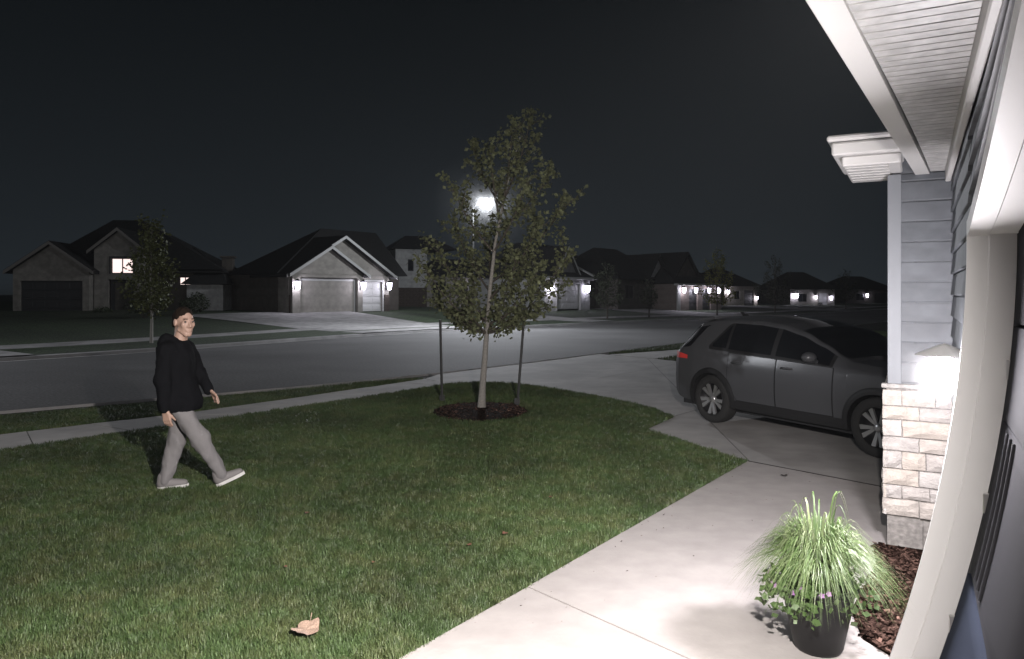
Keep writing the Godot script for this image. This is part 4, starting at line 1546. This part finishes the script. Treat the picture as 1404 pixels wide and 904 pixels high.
	while x < 1.84:
		var x2 := minf(x + 0.15, 1.855)
		st = mb()
		var a := eave_z(x)
		var b := eave_z(x2)
		# flat face with a recessed joint and a small step in its middle
		var xm := (x + x2) / 2.0
		var am := eave_z(xm)
		for q in [[x + 0.008, xm - 0.004, 2.782, a, am], [xm + 0.004, x2 - 0.004, 2.782, am, b], [xm - 0.004, xm + 0.004, 2.792, am, am], [x2 - 0.004, x2 + 0.008, 2.798, b, b]]:
			prism(st, [Vector3(q[0], q[2], q[3]), Vector3(q[1], q[2], q[4]), Vector3(q[1], q[2], -0.062), Vector3(q[0], q[2], -0.062)], Vector3(0, 0.02, 0))
		obj("soffit_panel", st, white2, eave)
		x = x2
	st = mb()
	prism(st, [Vector3(-7, 2.765, eave_z(-7) - 0.004), Vector3(1.858, 2.765, eave_z(1.858) - 0.004), Vector3(1.858, 2.765, eave_z(1.858) - 0.095), Vector3(-7, 2.765, eave_z(-7) - 0.095)], Vector3(0, 0.19, 0))
	obj("fascia_board", st, white, t)
	st = mb()
	prism(st, [Vector3(-7, 2.80, eave_z(-7) - 0.097), Vector3(1.3, 2.80, eave_z(1.3) - 0.097), Vector3(1.3, 2.80, eave_z(1.3) - 0.12), Vector3(-7, 2.80, eave_z(-7) - 0.12)], Vector3(0, 0.17, 0))
	obj("drip_edge", st, white, t)
	st = mb()
	box(st, Vector3(-7, 2.70, -0.06), Vector3(1.84, 2.81, -0.025), Transform3D(), 0.006)
	obj("frieze_board", st, white, t)
	var ret := Node3D.new()
	ret.name = "eave_return"
	t.add_child(ret, true)
	st = mb()
	box(st, Vector3(1.36, 2.79, -0.70), Vector3(2.25, 2.86, -0.33), Transform3D(), 0.01)
	obj("return_soffit", st, white, ret)
	st = mb()
	box(st, Vector3(1.3, 2.862, -0.76), Vector3(2.25, 2.952, -0.32), Transform3D(), 0.012)
	obj("return_fascia", st, white, ret)
	st = mb()
	box(st, Vector3(1.28, 2.959, -0.79), Vector3(2.25, 3.0, -0.31), Transform3D(), 0.012)
	obj("return_crown", st, white, ret)
	for k in 6:
		st = mb()
		box(st, Vector3(1.42 + k * 0.13, 2.783, -0.68), Vector3(1.46 + k * 0.13, 2.788, -0.41))
		obj("soffit_rib", st, white, ret)
	var shingle := mat("home_shingle", 0.035, 0.034, 0.034, 0.95, "strong", 4.0, 1.0)
	st = mb()
	prism(st, [Vector3(-7, 2.96, eave_z(-7) - 0.14), Vector3(2.3, 2.96, eave_z(2.3) - 0.14), Vector3(2.3, 5.0, 4.0), Vector3(-7, 5.0, 4.0)], Vector3(0, 0.09, 0))
	obj("roof", st, shingle, t)
	# wall lamp, and the floodlight under the eave nearer the viewer
	st = mb()
	box(st, Vector3(-0.06, 1.36, -0.034), Vector3(0.06, 1.62, -0.022), Transform3D(), 0.004)
	box(st, Vector3(-0.02, 1.585, -0.12), Vector3(0.02, 1.61, -0.03))
	lathe(st, [[0.0, 0.06], [0.03, 0.05], [0.135, 0.0], [0.0, 0.0]], 18, Transform3D(Basis(), Vector3(0, 1.588, -0.115)))
	var lamp := obj("wall_lamp", st, mat("lamp_white", 0.6, 0.6, 0.6, 0.5), t)
	st = mb(true)
	var prof := []
	for i in 13:
		var w := PI * i / 12.0
		prof.append([0.1 * sin(w), 0.1 * cos(w)])
	lathe(st, prof, 20, Transform3D(Basis(), Vector3(0, 1.485, -0.125)))
	obj("lamp_globe", st, glow("wall_lamp_glow", 0.96, 0.94, 1.0, 40.0), lamp, true)
	omni(lamp, Vector3(0, 1.485, -0.125), 6.5, Color(1.0, 0.975, 0.985), 0.09)
	st = mb()
	lathe(st, [[0.0, 0.03], [0.05, 0.03], [0.05, 0.0], [0.0, 0.0]], 16, Transform3D(Basis(), Vector3(-3.1, 2.752, -0.2)))
	box(st, Vector3(-3.12, 2.5, -0.22), Vector3(-3.08, 2.752, -0.18))
	box(st, Vector3(-3.3, 2.478, -0.42), Vector3(-2.84, 2.5, -0.05), Transform3D(), 0.006)
	var flood := obj("flood_light", st, white, t)
	st = mb(true)
	lathe(st, prof.map(func(q): return [q[0] * 0.6, q[1] * 0.6]), 16, Transform3D(Basis(), Vector3(-3.1, 2.41, -0.2)))
	obj("lamp_globe", st, glow("flood_glow", 1.0, 0.97, 0.94, 4.0), flood, true)
	spot(flood, V(0.588, 2.41, 0.988), V(-3.0, 0.0, 9.0), 56.0, 60.0, Color(1.0, 0.97, 0.95), 0.04)
	# the mulch bed at its foot
	var bed := mb(true)
	sheet(bed, [[2.70, 5.44], [2.5, 5.0], [2.0, 4.3], [1.9, 3.95], [2.02, 3.55], [2.5, 3.4], [3.4, 5.2]], 0.034, 0.05)
	var b2 := obj("mulch_bed", bed, mat("mulch", 0.055, 0.034, 0.026, 0.95, "strong", 6.0, 3.0))
	b2.set_meta("kind", "structure")
	b2.set_meta("label", "bed of brown bark mulch between the planter and the stone wall")
	chips("mulch_bed_chips", [[2.70, 5.44], [2.5, 5.0], [2.0, 4.3], [1.9, 3.95], [2.02, 3.55], [2.4, 3.5], [3.1, 5.1]], 2600, 0.036)

func header_y(x: float) -> float:
	return 2.165 + 0.6 * pow(clampf((-x - 0.16) / 2.94, 0.0, 1.0), 1.3)

func eave_z(x: float) -> float:
	return -0.43 + 0.076 * (x + 1.89) - 0.004 * (x + 1.89) * (x - 1.46) if x > -2.2 else -0.4545 + 0.07 * (x + 2.2)

func strip(st: SurfaceTool, at: Array, section: Callable) -> void:
	for i in at.size() - 1:
		var a: Array = section.call(at[i])
		var b: Array = section.call(at[i + 1])
		for k in a.size():
			var l := (k + 1) % a.size()
			quad(st, a[k], a[l], b[l], b[k])
	for e in [section.call(at[0]), section.call(at[-1])]:
		for k in range(1, e.size() - 1):
			tri(st, e[0], e[k], e[k + 1])

# a split-faced stone: face 0 looks to the viewer (-x), face 1 to the lawn (-z)
func stone_block(st: SurfaceTool, p0: float, p1: float, y0: float, y1: float, face: int, r: RandomNumberGenerator) -> void:
	var n := 3
	var g := []
	var out := r.randf_range(0.022, 0.04)
	for j in n + 1:
		for i in n + 1:
			var edge := i == 0 or j == 0 or i == n or j == n
			var d := out * (0.55 if edge else 1.0) + r.randf_range(-0.006, 0.006)
			var p := lerpf(p0, p1, float(i) / n) + (r.randf_range(-0.004, 0.004))
			var y := lerpf(y0, y1, float(j) / n) + (r.randf_range(-0.003, 0.003))
			g.append(Vector3(1.822 - d, y, p) if face == 0 else Vector3(p, y, -0.435 - d))
	for j in n:
		for i in n:
			quad(st, g[j * (n + 1) + i], g[j * (n + 1) + i + 1], g[(j + 1) * (n + 1) + i + 1], g[(j + 1) * (n + 1) + i])
	var rim := []
	for i in n:
		rim.append(g[i])
	for j in n:
		rim.append(g[j * (n + 1) + n])
	for i in n:
		rim.append(g[n * (n + 1) + n - i])
	for j in n:
		rim.append(g[(n - j) * (n + 1)])
	for i in rim.size():
		var a: Vector3 = rim[i]
		var b: Vector3 = rim[(i + 1) % rim.size()]
		var back := func(v: Vector3) -> Vector3: return Vector3(1.823, v.y, v.z) if face == 0 else Vector3(v.x, v.y, -0.434)
		quad(st, a, b, back.call(b), back.call(a))

# ------------------------------------------------------------------ houses across the street
func build_houses() -> void:
	var shingle := mat("dark_shingle", 0.018, 0.018, 0.019, 0.95, "strong", 1.2)
	var stucco := mat("taupe_siding", 0.25, 0.235, 0.215, 0.85, "soft", 0.8)
	var brown := mat("brown_siding", 0.085, 0.075, 0.066, 0.85, "soft", 0.8)
	var pale := mat("pale_siding", 0.42, 0.42, 0.42, 0.85, "soft", 0.8)
	var trim := mat("far_white_trim", 0.36, 0.36, 0.36, 0.6)
	var ddark := mat("dark_garage_door", 0.022, 0.022, 0.024, 0.6)
	var dlight := mat("light_garage_door", 0.4, 0.4, 0.4, 0.6)
	var pane := mat("dark_pane", 0.01, 0.011, 0.013, 0.08)
	var lit := glow("lit_window", 1.0, 0.9, 0.88, 1.25)
	var fdark := mat("dark_frame", 0.02, 0.02, 0.022, 0.6)
	var brick := mat("brown_brick", 0.13, 0.10, 0.085, 0.9, "strong", 2.0)

	# 1: left, lit upstairs window
	var h := house_at("gabled_house", "two storey house with a dark garage door and a lit upstairs window", -29.1, 0.42, 42.5, Vector2(0.985, 0.17))
	block(h, 0.0, 4.1, 0.0, -7.0, 2.85, stucco, [[0.4, 3.75, -0.6, 2.2]])
	garage_door(h, 0.4, 3.75, 2.2, 0.0, ddark)
	casing(h, 0.4, 3.75, -0.1, 2.2, 0.0, 0.12, stucco)
	gable_roof(h, 0.0, 4.1, 0.0, -7.0, 2.85, 4.35, 0.35, shingle, stucco, mat("taupe_trim", 0.16, 0.15, 0.14, 0.8))
	block(h, 4.15, 6.9, -0.6, -8.0, 4.1, stucco, [[4.95, 6.4, 0.0, 2.3], [5.1, 6.35, 2.65, 3.6]])
	gable_roof(h, 4.15, 6.9, -0.6, -8.0, 4.1, 5.25, 0.3, shingle, stucco, mat("taupe_trim", 0.16, 0.15, 0.14, 0.8))
	window(h, 5.1, 6.35, 2.65, 3.6, -0.6, lit, fdark, 2)
	casing(h, 5.1, 6.35, 2.65, 3.6, -0.6, 0.1, fdark)
	var st := mb()
	box(st, Vector3(4.97, 0.0, -0.95), Vector3(6.38, 2.28, -0.9))
	var porch := obj("porch_recess", st, ddark, h)
	st = mb()
	box(st, Vector3(5.25, 0.02, -0.895), Vector3(6.1, 2.1, -0.85), Transform3D(), 0.01)
	var fd := obj("front_door", st, brown, porch)
	st = mb()
	lathe(st, [[0.0, 0.03], [0.03, 0.02], [0.03, -0.02], [0.0, -0.03]], 8, Transform3D(Basis(), Vector3(5.8, 1.05, -0.82)))
	for k in 3:
		st = mb()
		box(st, Vector3(4.85, -0.6, -0.6 + 0.35 * k), Vector3(6.5, -0.02 - 0.17 * k, -0.25 + 0.35 * k), Transform3D(), 0.01)
		obj("step", st, M.far_concrete, h)
	block(h, 6.95, 11.2, -1.4, -8.0, 2.7, brown, [[8.75, 9.45, 1.95, 2.5]])
	window(h, 8.75, 9.45, 1.95, 2.5, -1.4, lit, fdark, 2)
	hip_roof(h, 0.2, 11.4, -0.95, -9.0, 2.95, 3.9, 5.7, -4.5, 6.25, shingle)
	hip_roof(h, 6.6, 11.6, -0.9, -8.5, 2.75, 8.0, 8.9, -4.5, 4.5, shingle, "lower_roof")
	block(h, 9.5, 11.6, -0.2, -5.0, 2.0, pale, [])
	hip_roof(h, 9.2, 11.9, 0.15, -5.3, 2.02, 10.0, 11.0, -2.5, 3.2, shingle, "wing_roof")
	st = mb()
	box(st, Vector3(11.0, 2.4, -3.2), Vector3(11.7, 3.75, -2.6), Transform3D(), 0.03)
	box(st, Vector3(10.9, 3.75, -3.3), Vector3(11.8, 3.87, -2.5), Transform3D(), 0.02)
	obj("chimney", st, brown, h)
	bush(V(-17.7, 0.55, 41.0), 1.5, 1.5, "round dark bush by the pale wing of the house with the lit upstairs window", 3)
	bush(V(-23.0, 0.4, 41.0), 1.2, 0.8, "low bush by the front steps of the house with the lit upstairs window", 4, 500)
	bush(V(-30.6, 0.42, 41.5), 1.6, 1.7, "dark bush at the left corner of the dark garage door", 5, 700)

	# 2: garage with three lanterns
	h = house_at("garage_house", "low house with a pale double garage door under nested gables and three wall lanterns", -13.2, 0.70, 43.0, Vector2(0.62, 0.785))
	block(h, 0.0, 7.9, 0.0, -5.0, 2.35, stucco, [[0.75, 4.9, -0.6, 1.95], [5.6, 7.3, -0.6, 1.95]])
	garage_door(h, 0.75, 4.9, 1.95, 0.0, dlight)
	garage_door(h, 5.6, 7.3, 1.95, 0.0, dlight)
	casing(h, 0.75, 4.9, -0.1, 1.95, 0.0, 0.14, trim)
	casing(h, 5.6, 7.3, -0.1, 1.95, 0.0, 0.12, trim)
	for q in [[0.03, 0.59], [5.06, 5.46], [7.45, 7.87]]:
		st = mb()
		box(st, Vector3(q[0], -0.3, 0.003), Vector3(q[1], 1.1, 0.09), Transform3D(), 0.012)
		obj("stone_pier", st, brick, h)
	gable_roof(h, 0.0, 7.9, 0.0, -3.4, 2.35, 4.65, 0.4, shingle, stucco, trim)
	block(h, 0.1, 5.4, 0.28, -0.2, 2.34, stucco, [[0.65, 5.0, -0.6, 2.15]])
	gable_roof(h, 0.0, 5.5, 0.28, -0.3, 2.34, 3.95, 0.3, shingle, stucco, trim)
	lantern(h, Vector3(0.30, 1.66, 0.30), 1.3, 1.5)
	lantern(h, Vector3(5.26, 1.66, 0.31), 1.3, 1.5)
	lantern(h, Vector3(7.66, 1.66, 0.11), 1.3, 1.5)
	block(h, -0.1, 9.7, -1.0, -5.9, 2.35, brown, [])
	hip_roof(h, -0.4, 10.2, -0.6, -6.3, 2.38, 5.0, 9.8, -3.5, 5.55, shingle)
	block(h, 9.0, 12.5, -6.0, -13.0, 4.2, mat("slate_siding", 0.10, 0.105, 0.115, 0.85, "soft", 0.8), [[10.1, 11.2, 2.7, 3.7]])
	window(h, 10.1, 11.2, 2.7, 3.7, -6.0, pane, fdark, 2)
	hip_roof(h, 8.6, 12.9, -5.6, -13.4, 4.2, 10.3, 11.2, -9.5, 5.3, shingle, "rear_roof")
	bush(far_at(4.55, 11.3), 2.2, 1.2, "dark bush at the left wall of the house with three lanterns", 6)
	bush(far_at(4.85, 11.6), 1.5, 1.0, "bush next to the left lantern of the house with three lanterns", 8, 600)

	# 3: tall pale gable end behind the lawn tree
	h = house_at("tall_house", "tall pale house end with one small dark window left of the lawn tree", -9.75, 0.75, 61.0, Vector2(0.93, 0.36))
	block(h, 0.0, 2.7, 0.0, -6.0, 4.85, pale, [[1.05, 1.55, 3.0, 4.0]])
	window(h, 1.05, 1.55, 3.0, 4.0, 0.0, pane, fdark, 1)
	st = mb()
	box(st, Vector3(0.01, -0.5, 0.004), Vector3(2.69, 1.6, 0.07), Transform3D(), 0.02)
	obj("stone_base", st, brick, h)
	hip_roof(h, -0.35, 5.4, 0.35, -6.4, 4.86, 1.5, 3.6, -3.0, 6.2, shingle)
	block(h, 2.75, 8.5, -0.8, -6.0, 2.6, stucco, [[3.4, 4.6, 0.9, 2.1], [5.4, 6.6, 0.9, 2.1]])
	window(h, 3.4, 4.6, 0.9, 2.1, -0.8, pane, fdark, 2)
	window(h, 5.4, 6.6, 0.9, 2.1, -0.8, pane, fdark, 2)
	hip_roof(h, 2.5, 8.9, -0.4, -6.4, 2.62, 4.2, 6.8, -3.2, 4.2, shingle, "low_roof")
	lantern(h, Vector3(7.4, 1.8, -0.79), 3.0, 1.1)

	# 4: garage with two bright lanterns, right of the lawn tree
	h = house_at("porch_house", "house right of the lawn tree with two bright lanterns beside a pale garage door", 2.55, 0.58, 57.0, Vector2(0.62, 0.785))
	block(h, 0.0, 6.6, 0.0, -8.0, 2.55, pale, [[1.7, 5.1, -0.6, 2.05]])
	garage_door(h, 1.7, 5.1, 2.05, 0.0, dlight)
	casing(h, 1.7, 5.1, -0.1, 2.05, 0.0, 0.16, trim)
	st = mb()
	box(st, Vector3(-0.4, 2.42, 0.003), Vector3(7.0, 2.62, 0.5), Transform3D(), 0.02)
	obj("eave_board", st, trim, h)
	lantern(h, Vector3(0.75, 1.66, 0.0), 2.6, 1.5)
	lantern(h, Vector3(5.85, 1.66, 0.0), 3.6, 1.9, 24.0)
	gable_roof(h, 1.6, 5.2, -0.3, -7.0, 2.65, 5.0, 0.3, shingle, mat("grey_shake", 0.16, 0.16, 0.165, 0.85, "soft", 0.8), trim)
	hip_roof(h, -0.6, 12.2, 0.35, -9.5, 2.63, 2.4, 8.4, -4.6, 5.6, shingle)
	block(h, 6.65, 11.8, -1.5, -9.0, 2.6, brown, [[8.0, 9.4, 0.9, 2.0]])
	window(h, 8.0, 9.4, 0.9, 2.0, -1.5, pane, fdark, 2)
	st = mb()
	prism(st, [Vector3(6.6, 2.7, 0.3), Vector3(6.9, 2.7, 0.3), Vector3(5.0, 4.3, -2.0), Vector3(4.8, 4.3, -2.0)], Vector3(0, 0.14, 0))
	obj("valley_flashing", st, trim, h)

	# 5: dark house
	h = house_at("dark_house", "unlit dark house with a pale dormer between the two houses with lanterns", 9.3, 0.50, 64.0, Vector2(0.66, 0.75))
	block(h, 0.0, 8.6, 0.0, -9.0, 2.6, brown, [[1.2, 2.6, 0.9, 2.1], [5.0, 7.6, -0.6, 2.1]])
	window(h, 1.2, 2.6, 0.9, 2.1, 0.0, pane, fdark, 2)
	garage_door(h, 5.0, 7.6, 2.1, 0.0, ddark)
	hip_roof(h, -0.5, 9.2, 0.5, -9.5, 2.62, 2.6, 6.4, -4.4, 5.7, shingle)
	gable_roof(h, 4.6, 8.4, 0.1, -5.0, 2.7, 4.9, 0.35, shingle, pale, shingle)

	# 6: four lanterns in a row
	h = house_at("lantern_house", "brown house with four lanterns in a row behind the yellow green tree", 15.0, 0.30, 66.5, Vector2(0.74, 0.67))
	block(h, 0.0, 7.4, 0.0, -9.0, 2.45, mat("clay_siding", 0.17, 0.14, 0.125, 0.85, "soft", 0.8), [[2.0, 3.4, -0.6, 2.0], [4.2, 5.6, -0.6, 2.0]])
	garage_door(h, 2.0, 3.4, 2.0, 0.0, ddark)
	garage_door(h, 4.2, 5.6, 2.0, 0.0, ddark)
	st = mb()
	box(st, Vector3(-0.4, 2.3, 0.003), Vector3(7.8, 2.48, 0.45), Transform3D(), 0.02)
	obj("eave_board", st, trim, h)
	st = mb()
	box(st, Vector3(0.0, -0.5, 0.004), Vector3(0.5, 2.29, 0.12), Transform3D(), 0.02)
	obj("porch_post", st, trim, h)
	for q in [[0.9, 1.8, 1.5], [3.0 - 0.2, 1.5, 1.5], [5.9 - 0.9, 1.4, 1.5], [6.6, 1.8, 1.7]]:
		lantern(h, Vector3(q[0], 1.85, 0.02), q[1], q[2])
	hip_roof(h, -0.6, 8.0, 0.5, -9.6, 2.5, 2.4, 5.2, -4.5, 4.9, shingle)
	gable_roof(h, 0.4, 5.2, -0.9, -6.0, 2.6, 5.3, 0.3, shingle, brown, shingle)

	# 7: lower pale wall and one lamp
	h = house_at("small_house", "small distant house with a pale wall and one lamp right of the yellow green tree", 26.2, 0.35, 90.0, Vector2(0.85, 0.52))
	block(h, 0.0, 6.0, 0.0, -8.0, 2.4, mat("beige_siding", 0.35, 0.32, 0.28, 0.85, "soft", 0.8), [[3.6, 5.4, -0.6, 1.9], [1.8, 2.8, 0.8, 1.8]])
	garage_door(h, 3.6, 5.4, 1.9, 0.0, ddark)
	window(h, 1.8, 2.8, 0.8, 1.8, 0.0, pane, fdark, 2)
	lantern(h, Vector3(0.5, 1.7, 0.0), 1.2, 1.5)
	lantern(h, Vector3(5.8, 0.9, 0.0), 0.8, 1.2)
	hip_roof(h, -0.5, 6.6, 0.5, -8.6, 2.42, 2.0, 4.2, -4.0, 4.7, shingle)

	# 8: far house with paired lamps
	h = house_at("far_lit_house", "distant house with a double lamp at its left end above the parked car", 38.2, 0.0, 100.0, Vector2(0.97, 0.24))
	block(h, 0.0, 7.0, 0.0, -8.0, 2.4, stucco, [[1.2, 2.6, 0.7, 1.8], [4.4, 5.9, -0.6, 1.9]])
	window(h, 1.2, 2.6, 0.7, 1.8, 0.0, pane, fdark, 2)
	garage_door(h, 4.4, 5.9, 1.9, 0.0, dlight)
	lantern(h, Vector3(0.35, 1.5, 0.0), 2.2, 1.9, 24.0)
	lantern(h, Vector3(0.85, 1.5, 0.0), 2.0, 1.7, 24.0)
	lantern(h, Vector3(3.9, 1.3, 0.0), 1.0, 1.3)
	lantern(h, Vector3(6.3, 1.2, 0.0), 1.8, 1.7)
	hip_roof(h, -0.5, 7.6, 0.5, -8.6, 2.42, 2.2, 5.0, -4.0, 4.9, shingle)
	bush(V(41.8, 0.0, 99.0), 0.9, 0.7, "lit shrub below the middle lamp of the distant house with the double lamp", 21, 300, 2.0)

	# 9: farthest
	h = house_at("farthest_house", "farthest house down the street, one small lamp beside the siding of the near house", 54.0, -0.1, 118.0, Vector2(0.97, 0.24))
	block(h, 0.0, 9.0, 0.0, -8.0, 2.6, brown, [[5.5, 8.0, -0.6, 2.0], [2.0, 3.6, 0.8, 1.9]])
	window(h, 2.0, 3.6, 0.8, 1.9, 0.0, pane, fdark, 2)
	garage_door(h, 5.5, 8.0, 2.0, 0.0, ddark)
	lantern(h, Vector3(3.9, 1.6, 0.0), 1.6, 1.8)
	hip_roof(h, -0.5, 9.6, 0.5, -8.6, 2.62, 2.6, 6.4, -4.0, 4.8, shingle)

	# 10: house in the gap between the first two, far back
	h = house_at("back_house", "dark distant house with one bluish lamp, in the gap between two nearer houses", -41.6, 0.4, 96.0, Vector2(0.95, 0.3))
	block(h, 0.0, 9.0, 0.0, -8.0, 2.6, stucco, [[1.0, 2.4, 0.8, 2.0]])
	window(h, 1.0, 2.4, 0.8, 2.0, 0.0, pane, fdark, 2)
	lantern(h, Vector3(3.85, 2.1, 0.0), 2.4, 2.2, 24.0)
	hip_roof(h, -0.5, 9.6, 0.5, -8.6, 2.62, 2.6, 6.4, -4.0, 4.6, shingle)

# ------------------------------------------------------------------ street lamps
func street_lamp(label: String, at: Vector3, hgt: float, arm: Vector3, aim: Vector3, energy: float, spill: float, globe := 0.24) -> void:
	var t := thing("street_lamp", label, "street lamp", at, 0.0, "street lamps")
	var st := mb(true)
	lathe(st, [[0.0, -0.2], [0.16, -0.2], [0.16, 0.25], [0.1, 0.35], [0.085, 1.2], [0.05, hgt - 0.25], [0.05, hgt], [0.0, hgt]], 12)
	var steel := mat("lamp_steel", 0.008, 0.008, 0.009, 0.7, "soft", 1.0)
	obj("pole", st, steel, t, true)
	st = mb(true)
	tube(st, [Vector3(0, hgt - 0.3, 0), arm * 0.5 + Vector3(0, hgt + 0.1, 0), arm + Vector3(0, hgt + 0.2, 0)], [0.04, 0.035, 0.03], 8)
	obj("arm", st, steel, t, true)
	var c := arm + Vector3(0, hgt, 0)
	st = mb(true)
	lathe(st, [[0.0, 0.26], [0.12, 0.25], [0.24, 0.17], [0.245, 0.14], [0.0, 0.14]], 16, Transform3D(Basis(), c))
	var head := obj("lamp_head", st, steel, t, true)
	st = mb(true)
	var prof := []
	for i in 11:
		var w := PI * i / 10.0
		prof.append([globe * sin(w), globe * cos(w) * 0.9 - 0.06])
	lathe(st, prof, 18, Transform3D(Basis(), c))
	obj("lamp_globe", st, glow("street_glow", 0.97, 0.98, 1.0, 60.0), head, true)
	omni(head, c + Vector3(0, -0.05, 0), spill, Color(0.96, 0.98, 1.0), 0.2)
	spot(head, at + c + Vector3(0, -0.05, 0), aim, energy, 72.0, Color(0.96, 0.97, 1.0), 0.2)

func mist(at: Vector3, size: float, density: float, label: String) -> void:
	var f := FogVolume.new()
	f.name = numbered("mist", self)
	f.shape = RenderingServer.FOG_VOLUME_SHAPE_ELLIPSOID
	f.size = Vector3.ONE * size
	f.position = at
	var fm := FogMaterial.new()
	fm.density = density
	fm.albedo = Color(1, 1, 1)
	f.material = fm
	f.set_meta("kind", "stuff")
	f.set_meta("label", label)
	add_child(f, true)

# ------------------------------------------------------------------ fallen leaves
func build_leaves() -> void:
	var k_leaf := 0
	for q in [[-1.13, 4.0, 0.2, 1], [-0.315, 5.35, 0.05, 0], [-0.05, 5.6, 0.06, 0], [-1.53, 4.92, 0.035, 0], [-1.72, 6.13, 0.05, 0], [0.35, 6.6, 0.04, 0], [-0.95, 5.0, 0.03, 0], [2.78, 7.45, 0.09, 2]]:
		var pale: bool = q[3] == 1
		var label: String = ["small brown fallen leaf on the lawn grass", "large pale tan fallen leaf on the grass near the bottom edge of the lawn", "dark curled leaf lying on the concrete near the lawn corner"][q[3]]
		var st := mb(true)
		var n := 26
		var s: float = q[2] * 0.5
		var rows := []
		for ring in 4:
			var row := []
			for k in n:
				var a := TAU * k / n
				var lobes := 0.72 + 0.22 * absf(cos(a * 2.5)) + 0.05 * sin(a * 9.0)
				var rr := s * lobes * ring / 3.0
				row.append(Vector3(cos(a) * rr, 0.035 + s * 0.28 * pow(ring / 3.0, 2) * (0.45 + 0.4 * sin(a * 2.0 + 0.6)) + s * 0.06 * cos(a * 5.0) * ring / 3.0, sin(a) * rr * 0.85))
			rows.append(row)
		for ring in 3:
			for k in n:
				quad(st, rows[ring][k], rows[ring][(k + 1) % n], rows[ring + 1][(k + 1) % n], rows[ring + 1][k])
		tube(st, [Vector3(-s * 0.7, 0.04 + s * 0.1, 0), Vector3(-s * 1.25, 0.05 + s * 0.2, s * 0.1)], [s * 0.03, s * 0.02], 5)
		var m := mat("leaf_tan", 0.62, 0.44, 0.34, 0.7, "fine", 9.0) if pale else mat("leaf_brown", 0.26, 0.13, 0.085, 0.7, "fine", 9.0) if q[3] == 0 else mat("leaf_dark", 0.06, 0.05, 0.045, 0.8)
		var o := obj("fallen_leaf", st, m, self, true)
		o.position = V(q[0], 0.02 if q[3] < 2 else 0.0, q[1])
		o.rotation.y = q[0] * 7.0
		if q[3] == 0:
			label = ["", "small reddish leaf in the grass, nearest the walk's edge", "small brown leaf in the grass, farther up the walk's edge from the reddish one", "tiny leaf in the grass behind the large tan leaf", "small brown leaf in the grass between the large tan leaf and the tree", "small leaf in the grass halfway from the walk to the mulch ring", "tiny leaf in the grass right of the large tan leaf", ""][k_leaf]
		k_leaf += 1
		tag(o, label, "leaf", "fallen leaves")

# ------------------------------------------------------------------ the scene
func _ready() -> void:
	# camera
	var cam := Camera3D.new()
	cam.name = "camera"
	add_child(cam)
	cam.position = Vector3(0, 1.9, 0)
	cam.set_frustum(0.0452 * 2.0, Vector2(0, -0.005), 0.1, 1500.0)
	cam.current = true
	# night sky
	var e := Environment.new()
	e.background_mode = Environment.BG_SKY
	e.sky = Sky.new()
	var sky := ProceduralSkyMaterial.new()
	sky.sky_top_color = Color8(11, 14, 16)
	sky.sky_horizon_color = Color8(32, 37, 41)
	sky.sky_curve = 0.14
	sky.ground_bottom_color = Color8(10, 11, 12)
	sky.ground_horizon_color = Color8(24, 27, 29)
	e.sky.sky_material = sky
	e.tonemap_mode = Environment.TONE_MAPPER_LINEAR
	e.tonemap_exposure = 1.0
	e.sdfgi_enabled = true
	e.ssao_enabled = true
	e.ssil_enabled = true
	e.volumetric_fog_enabled = true
	e.volumetric_fog_density = 0.0
	e.fog_enabled = true
	e.fog_light_color = Color(0.9, 0.92, 0.95)
	e.fog_density = 0.0002
	var w := WorldEnvironment.new()
	w.name = "world"
	w.environment = e
	add_child(w)
	# moon, high behind the viewer's right shoulder
	var moon := DirectionalLight3D.new()
	moon.name = "moon"
	moon.light_energy = 0.03
	moon.light_color = Color(0.95, 0.97, 1.0)
	moon.light_angular_distance = 0.5
	moon.shadow_enabled = true
	moon.rotation_degrees = Vector3(-38, 28, 0)
	add_child(moon)

	rng.seed = 5
	noise.seed = 7
	noise.noise_type = FastNoiseLite.TYPE_SIMPLEX_SMOOTH
	noise.frequency = 0.01
	make_materials()
	for q in [mat("black_knit", 0.0075, 0.0078, 0.0092, 1.0), mat("hair", 0.018, 0.013, 0.01, 0.95), mat("grey_fleece", 0.20, 0.193, 0.196, 0.95)]:
		q.metallic_specular = 0.15
	build_ground()
	build_own_house()
	build_houses()
	street_lamp("bright street lamp shining through the crown of the lawn tree", V(-2.3, 0.05, 43.1), 7.15, Vector3(0.8, 0, 0.9), V(-1.0, 0, 23), 175.0, 65.0, 0.245)
	street_lamp("street lamp outside the picture on the left", V(-24, 0.3, 17.0), 6.5, Vector3(0.5, 0, 0.4), V(-19, 0, 15), 60.0, 18.0)
	for q in [[6.0, 0.0006], [4.0, 0.001], [2.8, 0.0018], [1.9, 0.003], [1.3, 0.006], [0.9, 0.015]]:
		mist(V(-1.5, 7.2, 42.2), q[0], q[1], "faint night mist glowing around the street lamp")
	for q in [[0.5, 0.006], [0.38, 0.015], [0.29, 0.03], [0.23, 0.06]]:
		mist(V(2.16, 1.485, 3.66), q[0], q[1], "faint night mist glowing around the wall lamp")
	build_trees()
	build_car()
	build_planter()
	build_person()
	build_leaves()
	build_grass()
	chips("path_litter", [[-0.5, 3.8], [0.14, 4.68], [1.29, 6.3], [2.66, 8.15], [3.5, 7.3], [1.7, 5.6], [0.9, 4.5], [0.1, 3.6]], 55, 0.026, Vector2.ZERO, 0.0, 0.24)
	get_node("path_litter").set_meta("label", "tiny bits of litter and clippings on the front walk")
